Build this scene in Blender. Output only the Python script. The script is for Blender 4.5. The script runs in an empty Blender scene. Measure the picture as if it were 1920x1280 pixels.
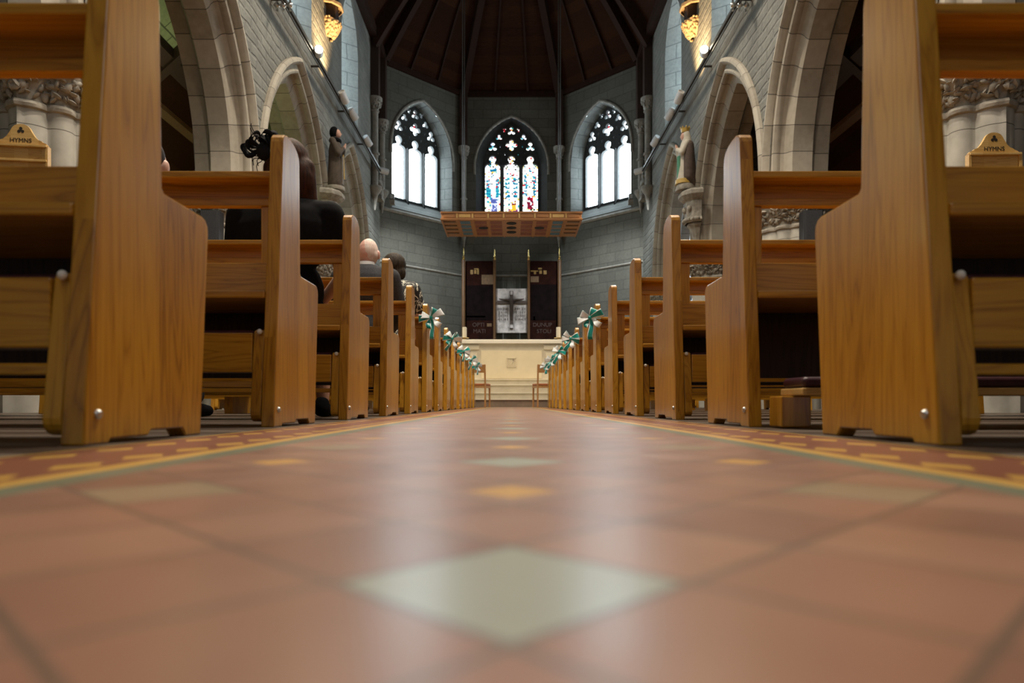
import bpy, bmesh, math, random
from mathutils import Vector, Matrix, Euler
random.seed(7)
C = bpy.context.scene.collection
PI = math.pi
H = 0.0735            # lens height above the tiles

# ------------------------------------------------------------------ helpers
class MB:
    """collects polygons, builds one mesh object"""
    def __init__(s): s.v = []; s.f = []; s.uv = {}; s.mi = []
    def add(s, vs, fs, mi=0):
        o = len(s.v); s.v += [tuple(p) for p in vs]
        for f in fs: s.f.append(tuple(i + o for i in f)); s.mi.append(mi)
        return o
    def box(s, x0, x1, y0, y1, z0, z1, mi=0):
        vs = [(x, y, z) for x in (x0, x1) for y in (y0, y1) for z in (z0, z1)]
        s.add(vs, [(0,1,3,2),(4,6,7,5),(0,4,5,1),(2,3,7,6),(0,2,6,4),(1,5,7,3)], mi)
    def prism(s, poly, axis, a, b, mi=0):
        n = len(poly)
        def mk(p, t): return {'x': (t, p[0], p[1]), 'y': (p[0], t, p[1]), 'z': (p[0], p[1], t)}[axis]
        vs = [mk(p, a) for p in poly] + [mk(p, b) for p in poly]
        fs = [tuple(range(n)), tuple(range(2*n-1, n-1, -1))]
        fs += [(i, (i+1) % n, n + (i+1) % n, n + i) for i in range(n)]
        s.add(vs, fs, mi)
    def lathe(s, prof, c=(0,0,0), n=24, mi=0, M=None):
        vs = []
        for r, z in prof:
            for i in range(n):
                a = 2*PI*i/n; p = Vector((r*math.cos(a), r*math.sin(a), z))
                if M is not None: p = M @ p
                vs.append((p.x+c[0], p.y+c[1], p.z+c[2]))
        fs = []
        for j in range(len(prof)-1):
            for i in range(n):
                k = (i+1) % n; fs.append((j*n+i, j*n+k, (j+1)*n+k, (j+1)*n+i))
        fs.append(tuple(range(n-1, -1, -1))); m = (len(prof)-1)*n; fs.append(tuple(m+i for i in range(n)))
        s.add(vs, fs, mi)
    def ell(s, c, r, n=14, mi=0, M=None):
        m = n//2; prof = [(math.sin(PI*j/m), -math.cos(PI*j/m)) for j in range(m+1)]
        vs = [];
        for j, (q, z) in enumerate(prof):
            for i in range(n):
                a = 2*PI*i/n; p = Vector((q*math.cos(a)*r[0], q*math.sin(a)*r[1], z*r[2]))
                if M is not None: p = M @ p
                vs.append((p.x+c[0], p.y+c[1], p.z+c[2]))
        fs = [(j*n+i, j*n+(i+1) % n, (j+1)*n+(i+1) % n, (j+1)*n+i) for j in range(m) for i in range(n)]
        s.add(vs, fs, mi)
    def tube(s, pts, r, n=10, mi=0, cap=True):
        pts = [Vector(p) for p in pts]; rs = r if isinstance(r, (list, tuple)) else [r]*len(pts)
        vs = []; up = Vector((0, 0, 1))
        for i, p in enumerate(pts):
            t = (pts[min(i+1, len(pts)-1)] - pts[max(i-1, 0)]).normalized()
            a = t.cross(up)
            if a.length < 1e-3: a = t.cross(Vector((1, 0, 0)))
            a.normalize(); b = a.cross(t).normalized()
            for k in range(n):
                q = 2*PI*k/n; w = p + (a*math.cos(q) + b*math.sin(q))*rs[i]; vs.append(tuple(w))
        fs = [(i*n+k, i*n+(k+1) % n, (i+1)*n+(k+1) % n, (i+1)*n+k) for i in range(len(pts)-1) for k in range(n)]
        if cap: fs += [tuple(range(n-1, -1, -1)), tuple((len(pts)-1)*n+k for k in range(n))]
        s.add(vs, fs, mi)
    def loft(s, rows, closed=False, mi=0):
        n = len(rows[0]); vs = [p for r in rows for p in r]; fs = []
        for j in range(len(rows)-1):
            for i in range(n if closed else n-1):
                k = (i+1) % n; fs.append((j*n+i, j*n+k, (j+1)*n+k, (j+1)*n+i))
        s.add(vs, fs, mi)
    def build(s, name, mat, parent=None, smooth=False, bevel=0, recalc=True, merge=True, seg=2, solid=0):
        me = bpy.data.meshes.new(name); me.from_pydata(s.v, [], s.f)
        mats = mat if isinstance(mat, (list, tuple)) else [mat]
        for m in mats: me.materials.append(m)
        for p, i in zip(me.polygons, s.mi): p.material_index = i
        bm = bmesh.new(); bm.from_mesh(me)
        if merge: bmesh.ops.remove_doubles(bm, verts=bm.verts, dist=1e-5)
        if recalc: bmesh.ops.recalc_face_normals(bm, faces=bm.faces)
        bm.to_mesh(me); bm.free()
        if smooth:
            for p in me.polygons: p.use_smooth = True
            me.set_sharp_from_angle(angle=math.radians(smooth if smooth > 1 else 40))
        o = bpy.data.objects.new(name, me); C.objects.link(o)
        if parent is not None: o.parent = parent
        if solid:
            m = o.modifiers.new('solid', 'SOLIDIFY'); m.thickness = solid; m.offset = 0
        if bevel:
            m = o.modifiers.new('bevel', 'BEVEL'); m.width = bevel; m.segments = seg; m.limit_method = 'ANGLE'; m.angle_limit = math.radians(35); m.harden_normals = False
        return o

def empty(name, loc=(0,0,0), rz=0, parent=None):
    o = bpy.data.objects.new(name, None); C.objects.link(o); o.location = loc; o.rotation_euler = (0,0,rz)
    o.empty_display_size = 0.05
    if parent is not None: o.parent = parent
    return o
def tag(o, label, cat, group=None):
    o['label'] = label; o['category'] = cat
    if group: o['group'] = group
    return o
def struct(o): o['kind'] = 'structure'; return o
def copy_tree(o, parent=None):
    c = o.copy(); C.objects.link(c)
    if parent is not None: c.parent = parent
    for ch in list(o.children): copy_tree(ch, c)
    return c
def mesh_from(obj, name, mats, parent=None, smooth=False):
    dg = bpy.context.evaluated_depsgraph_get(); dg.update()
    me = bpy.data.meshes.new_from_object(obj.evaluated_get(dg)); me.name = name
    me.materials.clear()
    for m in (mats if isinstance(mats, (list, tuple)) else [mats]): me.materials.append(m)
    if smooth:
        for p in me.polygons: p.use_smooth = True
    data = obj.data; typ = obj.type
    bpy.data.objects.remove(obj)
    o = bpy.data.objects.new(name, me); C.objects.link(o)
    if parent is not None: o.parent = parent
    return o
def plate(name, outline, holes, depth, mat, parent=None):
    """flat plate in XZ with holes, thickness along Y (0..depth)"""
    cu = bpy.data.curves.new(name, 'CURVE'); cu.dimensions = '2D'; cu.fill_mode = 'BOTH'; cu.extrude = depth/2
    for pts in [outline] + holes:
        sp = cu.splines.new('POLY'); sp.points.add(len(pts)-1); sp.use_cyclic_u = True
        for p, q in zip(sp.points, pts): p.co = (q[0], q[1], 0, 1)
    o = bpy.data.objects.new(name, cu); C.objects.link(o)
    o = mesh_from(o, name, mat, parent)
    o.data.transform(Matrix.Translation((0, depth/2, 0)) @ Matrix.Rotation(PI/2, 4, 'X'))
    return o
def text(name, body, size, depth, mat, parent=None, align='CENTER'):
    cu = bpy.data.curves.new(name, 'FONT'); cu.body = body; cu.size = size; cu.extrude = depth; cu.align_x = align; cu.align_y = 'CENTER'
    o = bpy.data.objects.new(name, cu); C.objects.link(o)
    o = mesh_from(o, name, mat, parent)
    o.data.transform(Matrix.Rotation(PI/2, 4, 'X'))
    return o
def blob(name, prims, mat, parent=None, voxel=0.012, smooth=4):
    """overlapping ellipsoids ('e') and tapered limbs ('c') fused into one continuous skin"""
    mb = MB()
    for p in prims:
        if p[0] == 'e': mb.ell(p[1], p[2], 18, M=p[3] if len(p) > 3 else None)
        else:
            a, b, r0, r1 = Vector(p[1]), Vector(p[2]), p[3], p[4]
            n = max(2, int((b-a).length/(0.5*min(r0, r1)))+1)
            mb.tube([a+(b-a)*i/n for i in range(n+1)], [r0+(r1-r0)*i/n for i in range(n+1)], 14)
            mb.ell(a, (r0,)*3, 14); mb.ell(b, (r1,)*3, 14)
    o = mb.build(name+'_tmp', mat, None, merge=False)
    m = o.modifiers.new('r', 'REMESH'); m.mode = 'VOXEL'; m.voxel_size = voxel
    m = o.modifiers.new('s', 'SMOOTH'); m.iterations = smooth; m.factor = 0.5
    return mesh_from(o, name, mat, parent, True)

# ------------------------------------------------------------------ materials
class NT:
    def __init__(s, name):
        s.m = bpy.data.materials.new(name); s.m.use_nodes = True; s.t = s.m.node_tree; s.n = s.t.nodes
        s.b = s.n['Principled BSDF']; s.out = s.n['Material Output']
    def node(s, typ, ins=None, **kw):
        n = s.n.new(typ)
        for k, v in kw.items(): setattr(n, k, v)
        for k, v in (ins or {}).items(): s.set(n, k, v)
        return n
    def set(s, n, k, v):
        i = n.inputs[k]
        if isinstance(v, bpy.types.NodeSocket): s.t.links.new(v, i)
        else: i.default_value = v
    def M(s, op, a, b=0.0, c=None):
        n = s.n.new('ShaderNodeMath'); n.operation = op; s.set(n, 0, a); s.set(n, 1, b)
        if c is not None: s.set(n, 2, c)
        return n.outputs[0]
    def mix(s, f, a, b, mode='MIX'):
        n = s.n.new('ShaderNodeMix'); n.data_type = 'RGBA'; n.blend_type = mode
        s.set(n, 0, f); s.set(n, 6, a); s.set(n, 7, b); return n.outputs[2]
    def ramp(s, f, stops):
        n = s.n.new('ShaderNodeValToRGB'); s.set(n, 0, f); e = n.color_ramp.elements
        while len(e) < len(stops): e.new(0.5)
        for x, (p, c) in zip(e, stops): x.position = p; x.color = (*c, 1) if len(c) == 3 else c
        return n.outputs[0]
    def noise(s, vec, scale, detail=4, rough=0.55, dist=0):
        n = s.node('ShaderNodeTexNoise', {'Scale': scale, 'Detail': detail, 'Roughness': rough, 'Distortion': dist})
        if vec is not None: s.set(n, 'Vector', vec)
        return n.outputs[0]
    def mapping(s, vec, scale=(1,1,1), loc=(0,0,0), rot=(0,0,0)):
        return s.node('ShaderNodeMapping', {'Vector': vec, 'Scale': scale, 'Location': loc, 'Rotation': rot}).outputs[0]
    def bump(s, h, strength=0.3, dist=0.01):
        n = s.node('ShaderNodeBump', {'Height': h, 'Strength': strength, 'Distance': dist})
        s.t.links.new(n.outputs[0], s.b.inputs['Normal'])
    def fin(s, col=None, rough=None, **kw):
        if col is not None: s.set(s.b, 'Base Color', (*col, 1) if isinstance(col, tuple) and len(col) == 3 else col)
        if rough is not None: s.set(s.b, 'Roughness', rough)
        for k, v in kw.items(): s.set(s.b, k.replace('_', ' '), v)
        return s.m

def plain(name, col, rough=0.5, var=0.12, scale=30, bump=0.0, **kw):
    t = NT(name); tc = t.node('ShaderNodeTexCoord').outputs['Object']
    f = t.noise(tc, scale, 3)
    c = t.ramp(f, [(0.3, tuple(x*(1-var) for x in col)), (0.7, tuple(min(1, x*(1+var)) for x in col))])
    if bump: t.bump(f, bump, 0.01)
    return t.fin(c, rough, **kw)
def emit(name, col, strength):
    t = NT(name); tc = t.node('ShaderNodeTexCoord').outputs['Object']
    f = t.noise(tc, 3, 2)
    c = t.ramp(f, [(0.3, tuple(x*0.9 for x in col)), (0.7, col)])
    t.set(t.b, 'Base Color', (*[x*0.3 for x in col], 1)); t.set(t.b, 'Emission Color', c); t.set(t.b, 'Emission Strength', strength)
    return t.m

def wood(name, dark, mid, light, grain='z', boards=None, rough=0.3, gscale=1.0, coat=0.0, bw=0.11, spec=0.5):
    """glossy varnished timber; grain runs along the given axis, boards = axis across which boards are glued"""
    t = NT(name); tc = t.node('ShaderNodeTexCoord').outputs['Object']
    rnd = t.node('ShaderNodeObjectInfo').outputs['Random']
    off = t.node('ShaderNodeCombineXYZ', {0: t.M('MULTIPLY', rnd, 7.3), 1: t.M('MULTIPLY', rnd, 0.0), 2: t.M('MULTIPLY', rnd, 13.1)}).outputs[0]
    vec = t.node('ShaderNodeVectorMath', {0: tc, 1: off}, operation='ADD').outputs[0]
    sep = t.node('ShaderNodeSeparateXYZ', {0: tc})
    bsel = None
    if boards:
        q = t.M('FLOOR', t.M('DIVIDE', t.M('ADD', sep.outputs['xyz'.index(boards)], t.M('MULTIPLY', rnd, 0.3)), bw))
        wn = t.node('ShaderNodeTexWhiteNoise', {'W': t.M('ADD', q, t.M('MULTIPLY', rnd, 31.0))}, noise_dimensions='1D')
        bsel = wn.outputs['Value']
        shift = t.node('ShaderNodeCombineXYZ', {0: t.M('MULTIPLY', bsel, 9.0), 1: t.M('MULTIPLY', bsel, 3.7), 2: t.M('MULTIPLY', bsel, 5.1)}).outputs[0]
        vec = t.node('ShaderNodeVectorMath', {0: vec, 1: shift}, operation='ADD').outputs[0]
    sc = {'x': (0.5, 9, 9), 'y': (9, 0.5, 9), 'z': (9, 9, 0.55)}[grain]
    v = t.mapping(vec, tuple(a*gscale for a in sc))
    n1 = t.noise(v, 1.3, 3, 0.5, 0.8)
    ringsin = t.M('MULTIPLY', n1, 34.0)
    rings = t.M('ABSOLUTE', t.M('SINE', ringsin))
    fine = t.noise(t.mapping(vec, tuple(a*6*gscale for a in sc)), 2.2, 4, 0.6)
    f = t.M('ADD', t.M('MULTIPLY', t.M('POWER', rings, 0.6), 0.45), t.M('MULTIPLY', fine, 0.55))
    if bsel is not None: f = t.M('ADD', f, t.M('MULTIPLY', t.M('SUBTRACT', bsel, 0.5), 0.42))
    col = t.ramp(f, [(0.15, dark), (0.5, mid), (0.85, light)])
    t.bump(fine, 0.06, 0.002)
    r = t.M('ADD', t.M('MULTIPLY', fine, 0.12), rough-0.06)
    m = t.fin(col, r, Specular_IOR_Level=spec)
    if coat: t.set(t.b, 'Coat Weight', coat); t.set(t.b, 'Coat Roughness', 0.12)
    return m

OAK = ((0.25,0.098,0.005), (0.41,0.180,0.009), (0.54,0.265,0.020))
W_panel = wood('oak_panel', *OAK, grain='z', boards='y', rough=0.31, coat=0.22)
W_rail = wood('oak_rail', *OAK, grain='x', rough=0.33, coat=0.1)
W_light = wood('light_oak', (0.42,0.24,0.07), (0.55,0.34,0.11), (0.62,0.41,0.16), grain='x', boards='x', rough=0.4)
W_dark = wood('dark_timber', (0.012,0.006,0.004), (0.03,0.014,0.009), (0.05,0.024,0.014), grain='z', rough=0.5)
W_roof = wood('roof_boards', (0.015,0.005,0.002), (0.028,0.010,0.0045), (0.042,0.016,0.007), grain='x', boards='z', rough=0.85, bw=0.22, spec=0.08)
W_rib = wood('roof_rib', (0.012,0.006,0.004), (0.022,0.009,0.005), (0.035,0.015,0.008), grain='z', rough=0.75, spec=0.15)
W_canopy = wood('canopy_oak', (0.22,0.09,0.03), (0.34,0.15,0.055), (0.44,0.21,0.085), grain='x', rough=0.4)
W_chair = wood('beech', (0.36,0.17,0.06), (0.45,0.22,0.08), (0.52,0.28,0.11), grain='z', rough=0.4)
W_post = wood('post_oak', (0.07,0.035,0.014), (0.12,0.06,0.025), (0.17,0.09,0.04), grain='z', rough=0.4)

def stone(name, c1, c2, mortar, bw=0.62, bh=0.27, rough=0.85, ms=0.012, bumpy=0.35, mort_f=1.0, axes='xz', stain=0.35, wobble=1.0):
    t = NT(name); tc = t.node('ShaderNodeTexCoord').outputs['Object']
    sp = t.node('ShaderNodeSeparateXYZ', {0: tc})
    wob = t.noise(tc, 1.7, 2)
    vec = t.node('ShaderNodeCombineXYZ', {0: t.M('ADD', sp.outputs['xyz'.index(axes[0])], t.M('MULTIPLY', wob, 0.03*wobble)), 1: t.M('ADD', sp.outputs['xyz'.index(axes[1])], t.M('MULTIPLY', wob, 0.02*wobble)), 2: 0.0}).outputs[0]
    b = t.node('ShaderNodeTexBrick', {'Vector': vec, 'Color1': (*c1,1), 'Color2': (*c2,1), 'Mortar': (*mortar,1), 'Scale': 1.0, 'Mortar Size': ms, 'Mortar Smooth': 0.6, 'Bias': 0.0, 'Brick Width': bw, 'Row Height': bh}, offset=0.5)
    big = t.noise(tc, 0.9, 5, 0.6); sm = t.noise(tc, 14, 5, 0.65)
    c = t.mix(stain, b.outputs[0], t.ramp(big, [(0.3, (0.45,0.45,0.45)), (0.7, (1.25,1.25,1.22))]), 'MULTIPLY')
    c = t.mix(0.5, c, t.ramp(sm, [(0.3, (0.65,0.65,0.65)), (0.75, (1.3,1.28,1.22))]), 'MULTIPLY')
    h = t.M('ADD', t.M('MULTIPLY', b.outputs[1], -1.0), t.M('MULTIPLY', sm, 0.9))
    t.bump(h, bumpy, 0.02)
    return t.fin(c, rough)
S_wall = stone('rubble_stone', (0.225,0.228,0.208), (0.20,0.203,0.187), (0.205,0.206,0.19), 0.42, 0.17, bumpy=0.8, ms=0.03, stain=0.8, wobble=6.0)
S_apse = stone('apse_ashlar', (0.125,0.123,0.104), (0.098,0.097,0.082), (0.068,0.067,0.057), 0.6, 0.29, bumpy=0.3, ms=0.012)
S_splay = stone('pale_splay', (0.43,0.46,0.455), (0.36,0.39,0.385), (0.20,0.22,0.22), 0.5, 0.33, bumpy=0.1, axes='yz')
S_reveal = stone('window_reveal', (0.20,0.215,0.21), (0.165,0.18,0.175), (0.09,0.10,0.10), 0.5, 0.33, bumpy=0.1, axes='yz')
S_green = stone('aisle_plaster', (0.42,0.45,0.28), (0.36,0.40,0.24), (0.12,0.13,0.08), 0.5, 0.3, bumpy=0.15, axes='yz')
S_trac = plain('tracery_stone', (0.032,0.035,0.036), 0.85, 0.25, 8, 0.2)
S_carve = plain('carved_stone', (0.33,0.30,0.25), 0.85, 0.3, 12, 0.35)
S_shaft = plain('shaft_stone', (0.25,0.235,0.205), 0.8, 0.25, 8, 0.2)
S_warm = plain('corbel_stone', (0.50,0.34,0.18), 0.85, 0.3, 16, 0.3)
def pier_stone():
    t = NT('pier_stone'); tc = t.node('ShaderNodeTexCoord').outputs['Object']
    z = t.node('ShaderNodeSeparateXYZ', {0: tc}).outputs[2]
    fr = t.M('FRACT', t.M('DIVIDE', t.M('ADD', z, 0.05), 0.42)); j = t.M('LESS_THAN', fr, 0.018)
    n = t.noise(tc, 6, 5); c = t.ramp(n, [(0.3, (0.36,0.345,0.30)), (0.7, (0.48,0.46,0.405))])
    return t.fin(t.mix(j, c, (0.12,0.11,0.09,1)), 0.8)
S_pier = pier_stone()
def voussoir():
    t = NT('arch_stone'); uv = t.node('ShaderNodeTexCoord').outputs['UV']
    sp = t.node('ShaderNodeSeparateXYZ', {0: uv}); u = sp.outputs[0]
    tc = t.node('ShaderNodeTexCoord').outputs['Object']
    q = t.M('DIVIDE', u, 0.36); fr = t.M('FRACT', q); j = t.M('LESS_THAN', fr, 0.03)
    w = t.node('ShaderNodeTexWhiteNoise', {'W': t.M('FLOOR', q)}, noise_dimensions='1D').outputs[0]
    n = t.noise(tc, 9, 5)
    c = t.ramp(t.M('ADD', t.M('MULTIPLY', n, 0.6), t.M('MULTIPLY', w, 0.4)), [(0.25, (0.27,0.238,0.188)), (0.5, (0.36,0.325,0.265)), (0.75, (0.43,0.39,0.32))])
    t.bump(t.M('SUBTRACT', n, t.M('MULTIPLY', j, 0.8)), 0.3, 0.01)
    return t.fin(t.mix(j, c, (0.11,0.10,0.085,1)), 0.85)
S_arch = voussoir()
S_altar = plain('altar_stone', (0.62,0.56,0.44), 0.55, 0.06, 5)
S_altarpanel = plain('altar_panel_stone', (0.66,0.58,0.42), 0.5, 0.05, 3)
S_marble = plain('white_slab', (0.75,0.72,0.66), 0.35, 0.05, 4)
S_step = plain('cream_step', (0.60,0.54,0.42), 0.5, 0.08, 5)
S_stepdark = plain('step_riser', (0.24,0.18,0.13), 0.6, 0.15, 6)
M_white = plain('white_enamel', (0.72,0.74,0.76), 0.4, 0.04)
M_black = plain('black_plastic', (0.015,0.015,0.017), 0.5, 0.2)
M_grey = plain('dark_grille', (0.035,0.035,0.04), 0.7, 0.2, 60)
M_steel = plain('steel', (0.62,0.60,0.57), 0.28, 0.08, 60, Metallic=1.0)
M_iron = plain('painted_rail', (0.05,0.047,0.04), 0.5, 0.2)
M_brass = plain('brass', (0.70,0.52,0.20), 0.3, 0.1, 40, Metallic=1.0)
M_buffer = plain('pale_rubber', (0.70,0.66,0.58), 0.5, 0.05)
M_maroon = plain('maroon_leatherette', (0.045,0.011,0.017), 0.4, 0.2, 40, 0.1)
M_wax = plain('ivory_wax', (0.78,0.73,0.60), 0.45, 0.03, 5, Subsurface_Weight=0.0)
M_skin = plain('skin', (0.62,0.36,0.27), 0.5, 0.1, 20)
M_skinpink = plain('pink_skin', (0.66,0.36,0.29), 0.45, 0.1, 25)
M_blackcloth = plain('black_cloth', (0.005,0.005,0.006), 0.9, 0.3, 60, Specular_IOR_Level=0.12)
M_greycloth = plain('dark_grey_jacket', (0.045,0.045,0.05), 0.85, 0.2, 90, 0.15, Specular_IOR_Level=0.2)
M_net = plain('black_net', (0.006,0.006,0.007), 0.8, 0.2, 60, Specular_IOR_Level=0.2)
M_collar = plain('white_collar', (0.75,0.75,0.74), 0.6, 0.03)
def hairmat(name, a, b, rough=0.6):
    t = NT(name); tc = t.node('ShaderNodeTexCoord').outputs['Object']
    n = t.noise(t.mapping(tc, (60, 60, 5)), 1.5, 4); t.bump(n, 0.5, 0.006)
    return t.fin(t.ramp(n, [(0.3, a), (0.7, b)]), rough, Specular_IOR_Level=0.12)
M_auburn = hairmat('auburn_hair', (0.012,0.004,0.002), (0.060,0.018,0.006))
M_brownhair = hairmat('brown_hair', (0.014,0.010,0.007), (0.06,0.045,0.032))
M_whitehair = hairmat('white_hair', (0.66,0.47,0.40), (0.80,0.68,0.62))
M_darkhair = hairmat('dark_hair', (0.012,0.008,0.006), (0.03,0.02,0.015))
def printcloth():
    t = NT('black_white_print'); tc = t.node('ShaderNodeTexCoord').outputs['Object']
    n = t.noise(t.mapping(tc, (8,8,5.5)), 1.6, 2, 0.5, 1.6)
    a = t.M('LESS_THAN', t.M('ABSOLUTE', t.M('SUBTRACT', n, 0.5)), 0.028)
    return t.fin(t.mix(a, (0.012,0.012,0.013,1), (0.68,0.66,0.55,1)), 0.7)
M_print = printcloth()
M_habit = plain('brown_habit', (0.085,0.062,0.045), 0.8, 0.25, 12)
M_habitlt = plain('worn_habit', (0.17,0.14,0.11), 0.75, 0.2, 12)
M_whiterobe = plain('white_robe', (0.62,0.57,0.47), 0.6, 0.1, 12)
M_cloak = plain('umber_cloak', (0.10,0.07,0.055), 0.8, 0.25, 12)
M_greensash = plain('green_sash', (0.05,0.22,0.11), 0.6, 0.15, 12)
M_gold = plain('gilding', (0.55,0.36,0.08), 0.4, 0.15, 20)
M_teal = plain('teal_satin', (0.0,0.27,0.235), 0.3, 0.2, 18, Sheen_Weight=0.3)
M_wribbon = plain('white_satin', (0.80,0.82,0.82), 0.35, 0.04, 18)
M_greyribbon = plain('sheer_ribbon', (0.45,0.55,0.55), 0.4, 0.15, 18)
M_seatpad = plain('orange_seat', (0.40,0.14,0.05), 0.6, 0.12, 40)
M_redpanel = plain('oxblood_hanging', (0.019,0.006,0.004), 0.9, 0.4, 5, Specular_IOR_Level=0.08)
M_blackpanel = plain('black_hanging', (0.006,0.003,0.003), 0.9, 0.4, 5, Specular_IOR_Level=0.08)
M_tarngold = plain('tarnished_gold', (0.26,0.15,0.025), 0.5, 0.3, 20)
M_dimgold = plain('dull_gold', (0.12,0.065,0.022), 0.6, 0.3, 20)
M_letter = plain('faded_lettering', (0.048,0.021,0.014), 0.6, 0.3, 20)
M_post_dark = plain('tarnished_relief', (0.13,0.11,0.10), 0.6, 0.3, 20)
M_pewter = plain('pewter_relief', (0.46,0.42,0.40), 0.5, 0.35, 7, 0.4)
M_bronze = plain('bronze', (0.055,0.035,0.026), 0.45, 0.2, 20)
M_ink = plain('black_lettering', (0.02,0.014,0.008), 0.6, 0.1)
M_mortarhole = plain('dark_slot', (0.008,0.006,0.005), 0.8, 0.2)
M_tblue = plain('blue_paint', (0.07,0.13,0.17), 0.6, 0.2, 8)
M_tred = plain('red_paint', (0.20,0.062,0.035), 0.6, 0.2, 8)
G_sky = emit('daylight_glass', (0.80,0.93,1.0), 18.0)
G_cler = emit('clerestory_glass', (0.78,0.93,1.0), 6.5)
G_west = emit('west_glass', (0.96,0.97,1.0), 1.2)
GL = {'w': emit('white_glass', (0.95,0.99,0.97), 2.0), 'b': emit('blue_glass', (0.01,0.20,0.36), 1.0), 't': emit('teal_glass', (0.03,0.45,0.55), 1.0),
      'n': emit('navy_glass', (0.10,0.14,0.45), 0.9), 'r': emit('ruby_glass', (0.75,0.01,0.03), 0.9), 'd': emit('garnet_glass', (0.25,0.01,0.04), 0.8),
      'p': emit('purple_glass', (0.20,0.01,0.24), 0.9), 'y': emit('amber_glass', (0.95,0.55,0.04), 1.0), 'g': emit('pale_green_glass', (0.66,0.78,0.50), 1.1),
      'k': plain('lead_came', (0.01,0.012,0.012), 0.7), 'v': emit('lilac_glass', (0.62,0.66,0.95), 1.2)}
E_lamp = emit('lamp_lens', (1.0,0.88,0.62), 45.0)

def floor_tiles():
    t = NT('encaustic_tiles'); pos = t.node('ShaderNodeNewGeometry').outputs['Position']
    sp = t.node('ShaderNodeSeparateXYZ', {0: pos}); X, Y = sp.outputs[0], sp.outputs[1]
    y2 = t.M('SUBTRACT', Y, 0.28)
    u = t.M('DIVIDE', t.M('ADD', X, y2), 0.147); v = t.M('DIVIDE', t.M('SUBTRACT', y2, X), 0.147)
    def w4(a, s):   # distance to nearest multiple of 4 (shifted)
        q = t.M('ADD', a, 400.0 - s); q = t.M('DIVIDE', q, 4.0); return t.M('MULTIPLY', t.M('SUBTRACT', q, t.M('ROUND', q)), 4.0)
    def inside(s, h): return t.M('LESS_THAN', t.M('MAXIMUM', t.M('ABSOLUTE', w4(u, s)), t.M('ABSOLUTE', w4(v, s))), h)
    pale = inside(0, 0.5); yel = inside(2, 0.26)
    def cell(a): return t.M('ABSOLUTE', t.M('SUBTRACT', a, t.M('ROUND', a)))
    g = t.M('GREATER_THAN', t.M('MAXIMUM', cell(u), cell(v)), 0.478)
    wn = t.node('ShaderNodeTexWhiteNoise', {'Vector': t.node('ShaderNodeCombineXYZ', {0: t.M('ROUND', u), 1: t.M('ROUND', v), 2: 0.0}).outputs[0]}, noise_dimensions='2D').outputs[0]
    n = t.noise(pos, 9, 4)
    red = t.ramp(t.M('ADD', t.M('MULTIPLY', wn, 0.55), t.M('MULTIPLY', n, 0.45)), [(0.2, (0.21,0.105,0.070)), (0.5, (0.265,0.132,0.087)), (0.8, (0.30,0.158,0.10))])
    fld = t.mix(pale, red, t.mix(t.M('GREATER_THAN', t.M('ABSOLUTE', X), 0.18), (0.29,0.295,0.235,1), (0.265,0.19,0.115,1))); fld = t.mix(yel, fld, (0.52,0.28,0.06,1))
    fld = t.mix(g, fld, (0.13,0.085,0.06,1))
    ax = t.M('ABSOLUTE', X)
    fy = t.M('ABSOLUTE', t.M('SUBTRACT', t.M('FRACT', t.M('DIVIDE', Y, 0.147)), 0.5))
    def dia(c, h): return t.M('LESS_THAN', t.M('ADD', t.M('DIVIDE', t.M('ABSOLUTE', t.M('SUBTRACT', ax, c)), h), t.M('DIVIDE', fy, 0.36)), 1.0)
    bord = t.mix(t.M('MAXIMUM', dia(0.515, 0.026), dia(0.64, 0.026)), (0.19,0.062,0.03,1), (0.48,0.27,0.05,1))
    bord = t.mix(t.M('GREATER_THAN', ax, 0.672), bord, (0.16,0.05,0.028,1))
    def band(c, a, col): return t.mix(t.M('GREATER_THAN', ax, a), c, (*col, 1))
    c = fld
    c = band(c, 0.405, (0.15,0.16,0.105)); c = band(c, 0.447, (0.52,0.30,0.06))
    c = t.mix(t.M('GREATER_THAN', ax, 0.478), c, bord)
    c = band(c, 0.692, (0.50,0.30,0.06)); c = band(c, 0.703, (0.10,0.05,0.03))
    wear = t.noise(pos, 2.2, 4); c = t.mix(0.35, c, t.ramp(wear, [(0.3, (0.7,0.7,0.7)), (0.7, (1.15,1.15,1.15))]), 'MULTIPLY')
    r = t.M('ADD', 0.27, t.M('MULTIPLY', n, 0.14))
    t.bump(t.M('SUBTRACT', t.M('MULTIPLY', t.noise(pos, 5, 2), 0.5), t.M('MULTIPLY', g, 0.3)), 0.12, 0.004)
    return t.fin(c, r)
M_tile = floor_tiles()
def plankfloor():
    t = NT('dark_block_floor'); pos = t.node('ShaderNodeNewGeometry').outputs['Position']
    sp = t.node('ShaderNodeSeparateXYZ', {0: pos}); Y = sp.outputs[1]
    q = t.M('DIVIDE', Y, 0.30); fr = t.M('FRACT', q); j = t.M('LESS_THAN', fr, 0.34)
    n = t.noise(t.mapping(pos, (1, 20, 1)), 2, 4)
    c = t.ramp(n, [(0.3, (0.038,0.023,0.015)), (0.7, (0.07,0.046,0.031))])
    c = t.mix(j, c, (0.12,0.092,0.07,1))
    return t.fin(c, 0.42)
M_plank = plankfloor()

# ------------------------------------------------------------------ camera
cam = bpy.data.cameras.new('camera'); co = bpy.data.objects.new('camera', cam); C.objects.link(co)
co.location = (0, 0, H); co.rotation_euler = (PI/2, 0, 0)
cam.lens = 24; cam.sensor_width = 36; cam.shift_y = 117/1920; cam.shift_x = 1/1920
cam.clip_start = 0.02; cam.clip_end = 200
cam.dof.use_dof = True; cam.dof.focus_distance = 4.8; cam.dof.aperture_fstop = 3.2
bpy.context.scene.camera = co

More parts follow.
